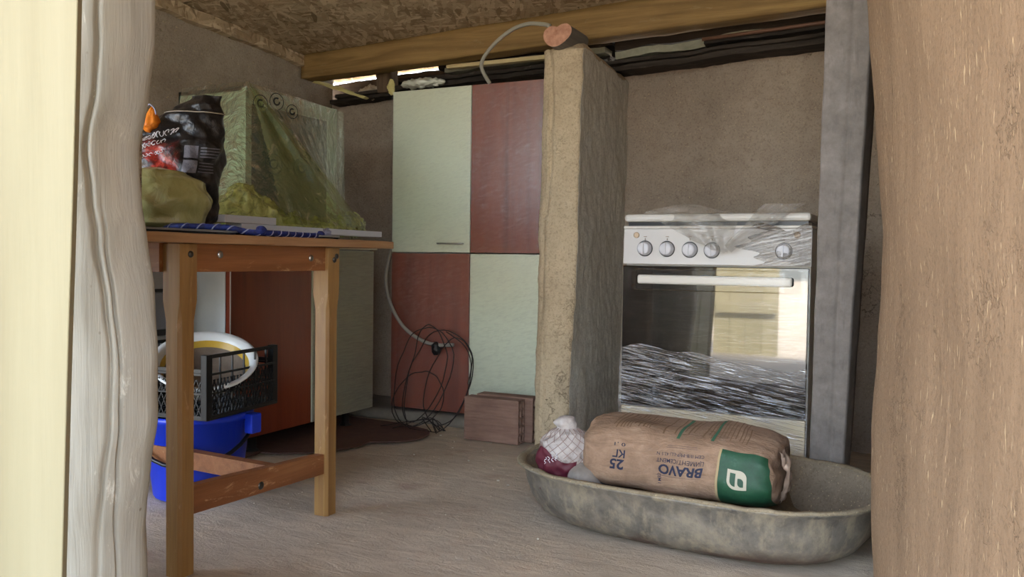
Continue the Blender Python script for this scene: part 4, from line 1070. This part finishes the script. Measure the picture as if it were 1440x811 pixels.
# faded print on the top face
def topmap(x0, x1, y0, y1, off=.0014, n=4):
    def g(u, v):
        x = x0+(x1-x0)*u; yr = y0+(y1-y0)*v; q = max(-.97, min(.97, yr/(BW/2))); th = math.acos(math.copysign(abs(q)**(3.2/2), q))
        return bagp((x-BCn.x)/(BL/2), th, None, off)
    return sheet(g, n, 10)
bm = bmesh.new(); rr = random.Random(5); x = -.70
while x < -.37:
    w__ = .0018+.0022*rr.random()
    if not (-.60 < x < -.585): merge(bm, topmap(x, x+w__, -.105+.02*rr.random(), .02+.06*rr.random()-.03, n=1))
    x += w__+.0045+.004*rr.random()+(.015 if rr.random() < .1 else 0)
o = obj('faded_print', bm, plain('faded_print', '#7d6248', .8), cg, True); o['kind'] = 'stuff'
M_gbar = plain('green_bar', '#3f6a50', .8)
obj('green_bar', topmap(-.532, -.524, -.115, .02, .002, 2), M_gbar, cg, True); obj('green_bar', topmap(-.452, -.445, -.11, .02, .002, 2), M_gbar, cg, True)

# ------------------------------------------------------------ small net bag of rags in the tub
nb = thing('rag_bag', 'small knotted white mesh bag with dark red label beside the cement bag', 'bag', (-.835, 2.06, .085))
NBc = Vector((-.842, 2.058, .195))
LV = [(.108, NBc.x, NBc.y, .035, .03), (.135, NBc.x, NBc.y, .058, .05), (.18, NBc.x, NBc.y, .070, .058), (.225, NBc.x+.003, NBc.y, .064, .052), (.250, NBc.x+.003, NBc.y, .042, .036), (.262, NBc.x, NBc.y+.005, .022, .020), (.274, NBc.x, NBc.y+.005, .028, .022), (.288, NBc.x, NBc.y+.005, .018, .016), (.292, NBc.x, NBc.y+.005, .002, .002)]
fn_, za, zb = loft(LV, amp=.011, s=26)
bm = sheet(lambda u, v: fn_(2*PI*u, za+(zb-za)*v), 70, 70); bmesh.ops.remove_doubles(bm, verts=bm.verts, dist=.0002)
t = NT('rag_cloth'); a = t.noise(t.map(), 35, 5, .6); t.color(t.ramp(a, [(.3, '#8f857f'), (.5, '#b5ada8'), (.75, '#c4beb8')])); t.rough(.7); t.bump(a, .6, .006); M_rag = t.m
obj('bag_body', bm, M_rag, nb, True)
bm = bmesh.new()
for k in range(16):
    for sg in (1, -1):
        tube([fn_(2*PI*k/16+sg*2.2*v, .13+.13*v, .0012) for v in [q/14 for q in range(15)]], .0008, 4, bm)
o = obj('netting', bm, plain('net_thread', '#8f7870', .7), nb); o['label'] = 'fine reddish netting'
M_wine = plain('wine_label', '#4a1020', .6, c2='#601a2c', sc=30, bump=.4)
bm = sheet(lambda u, v: fn_(-3.1+1.85*u, .112+(.088+.018*math.sin(u*5+.5))*v, .0035), 30, 16)
for q in bm.verts:
    if q.co.z < .128: pass
o = obj('red_label', bm, M_wine, nb, True); o['label'] = 'dark red label'
bm = bmesh.new()
for k, th in enumerate((-2.35, -2.2, -2.07, -1.93)):
    pts = [fn_(th+.05*math.sin(q*1.9+k), .176+.016*q/5+.004*k, .0055) for q in range(6)]; tube(pts, .0010, 4, bm)
obj('label_lettering', bm, M_whp, nb)
tag(obj('cloth_scrap', crumple((-.850, 2.02, .118), (.042, .030, .026), .012, 24), M_wine, None, True), 'dark red cloth lying under the small mesh bag', 'cloth')
tag(obj('grey_rag', crumple((-.775, 2.035, .135), (.048, .055, .045), .010, 20), plain('grey_rag', '#7f7972', .85, c2='#989088', sc=20, bump=.5), None, True), 'folded grey rag between the small mesh bag and the cement bag', 'cloth')

# ------------------------------------------------------------ crumbs on the floor
bm = bmesh.new(); rr = random.Random(11)
spots = [(-1.76, 2.78), (-1.72, 2.9), (-1.60, 2.80), (-1.95, 2.95), (-1.62, 2.55), (-1.2, 2.38), (-1.1, 2.40), (-1.15, 2.35), (-1.9, 2.99), (-1.4, 2.55), (-2.0, 2.4), (-2.1, 2.45), (-1.55, 2.7), (-.86, 1.93)]
for k in range(90):
    if k < len(spots): x, y, r = spots[k][0], spots[k][1], .005
    else: x, y, r = -1.9+1.2*rr.random(), 1.6+1.4*rr.random(), .001+.002*rr.random()
    M = Matrix.Translation((x, y, floor_z(x, y)+r*.4)) @ Matrix.Rotation(rr.random()*6, 4, 'Z') @ Matrix.Diagonal((1, .7, .6, 1))
    bmesh.ops.create_icosphere(bm, subdivisions=1, radius=r, matrix=M)
o = tag(obj('crumbs', bm, plain('crumbs', '#c8c0b0', .9)), 'pale crumbs and grit scattered over the earth floor', 'debris'); o['kind'] = 'stuff'
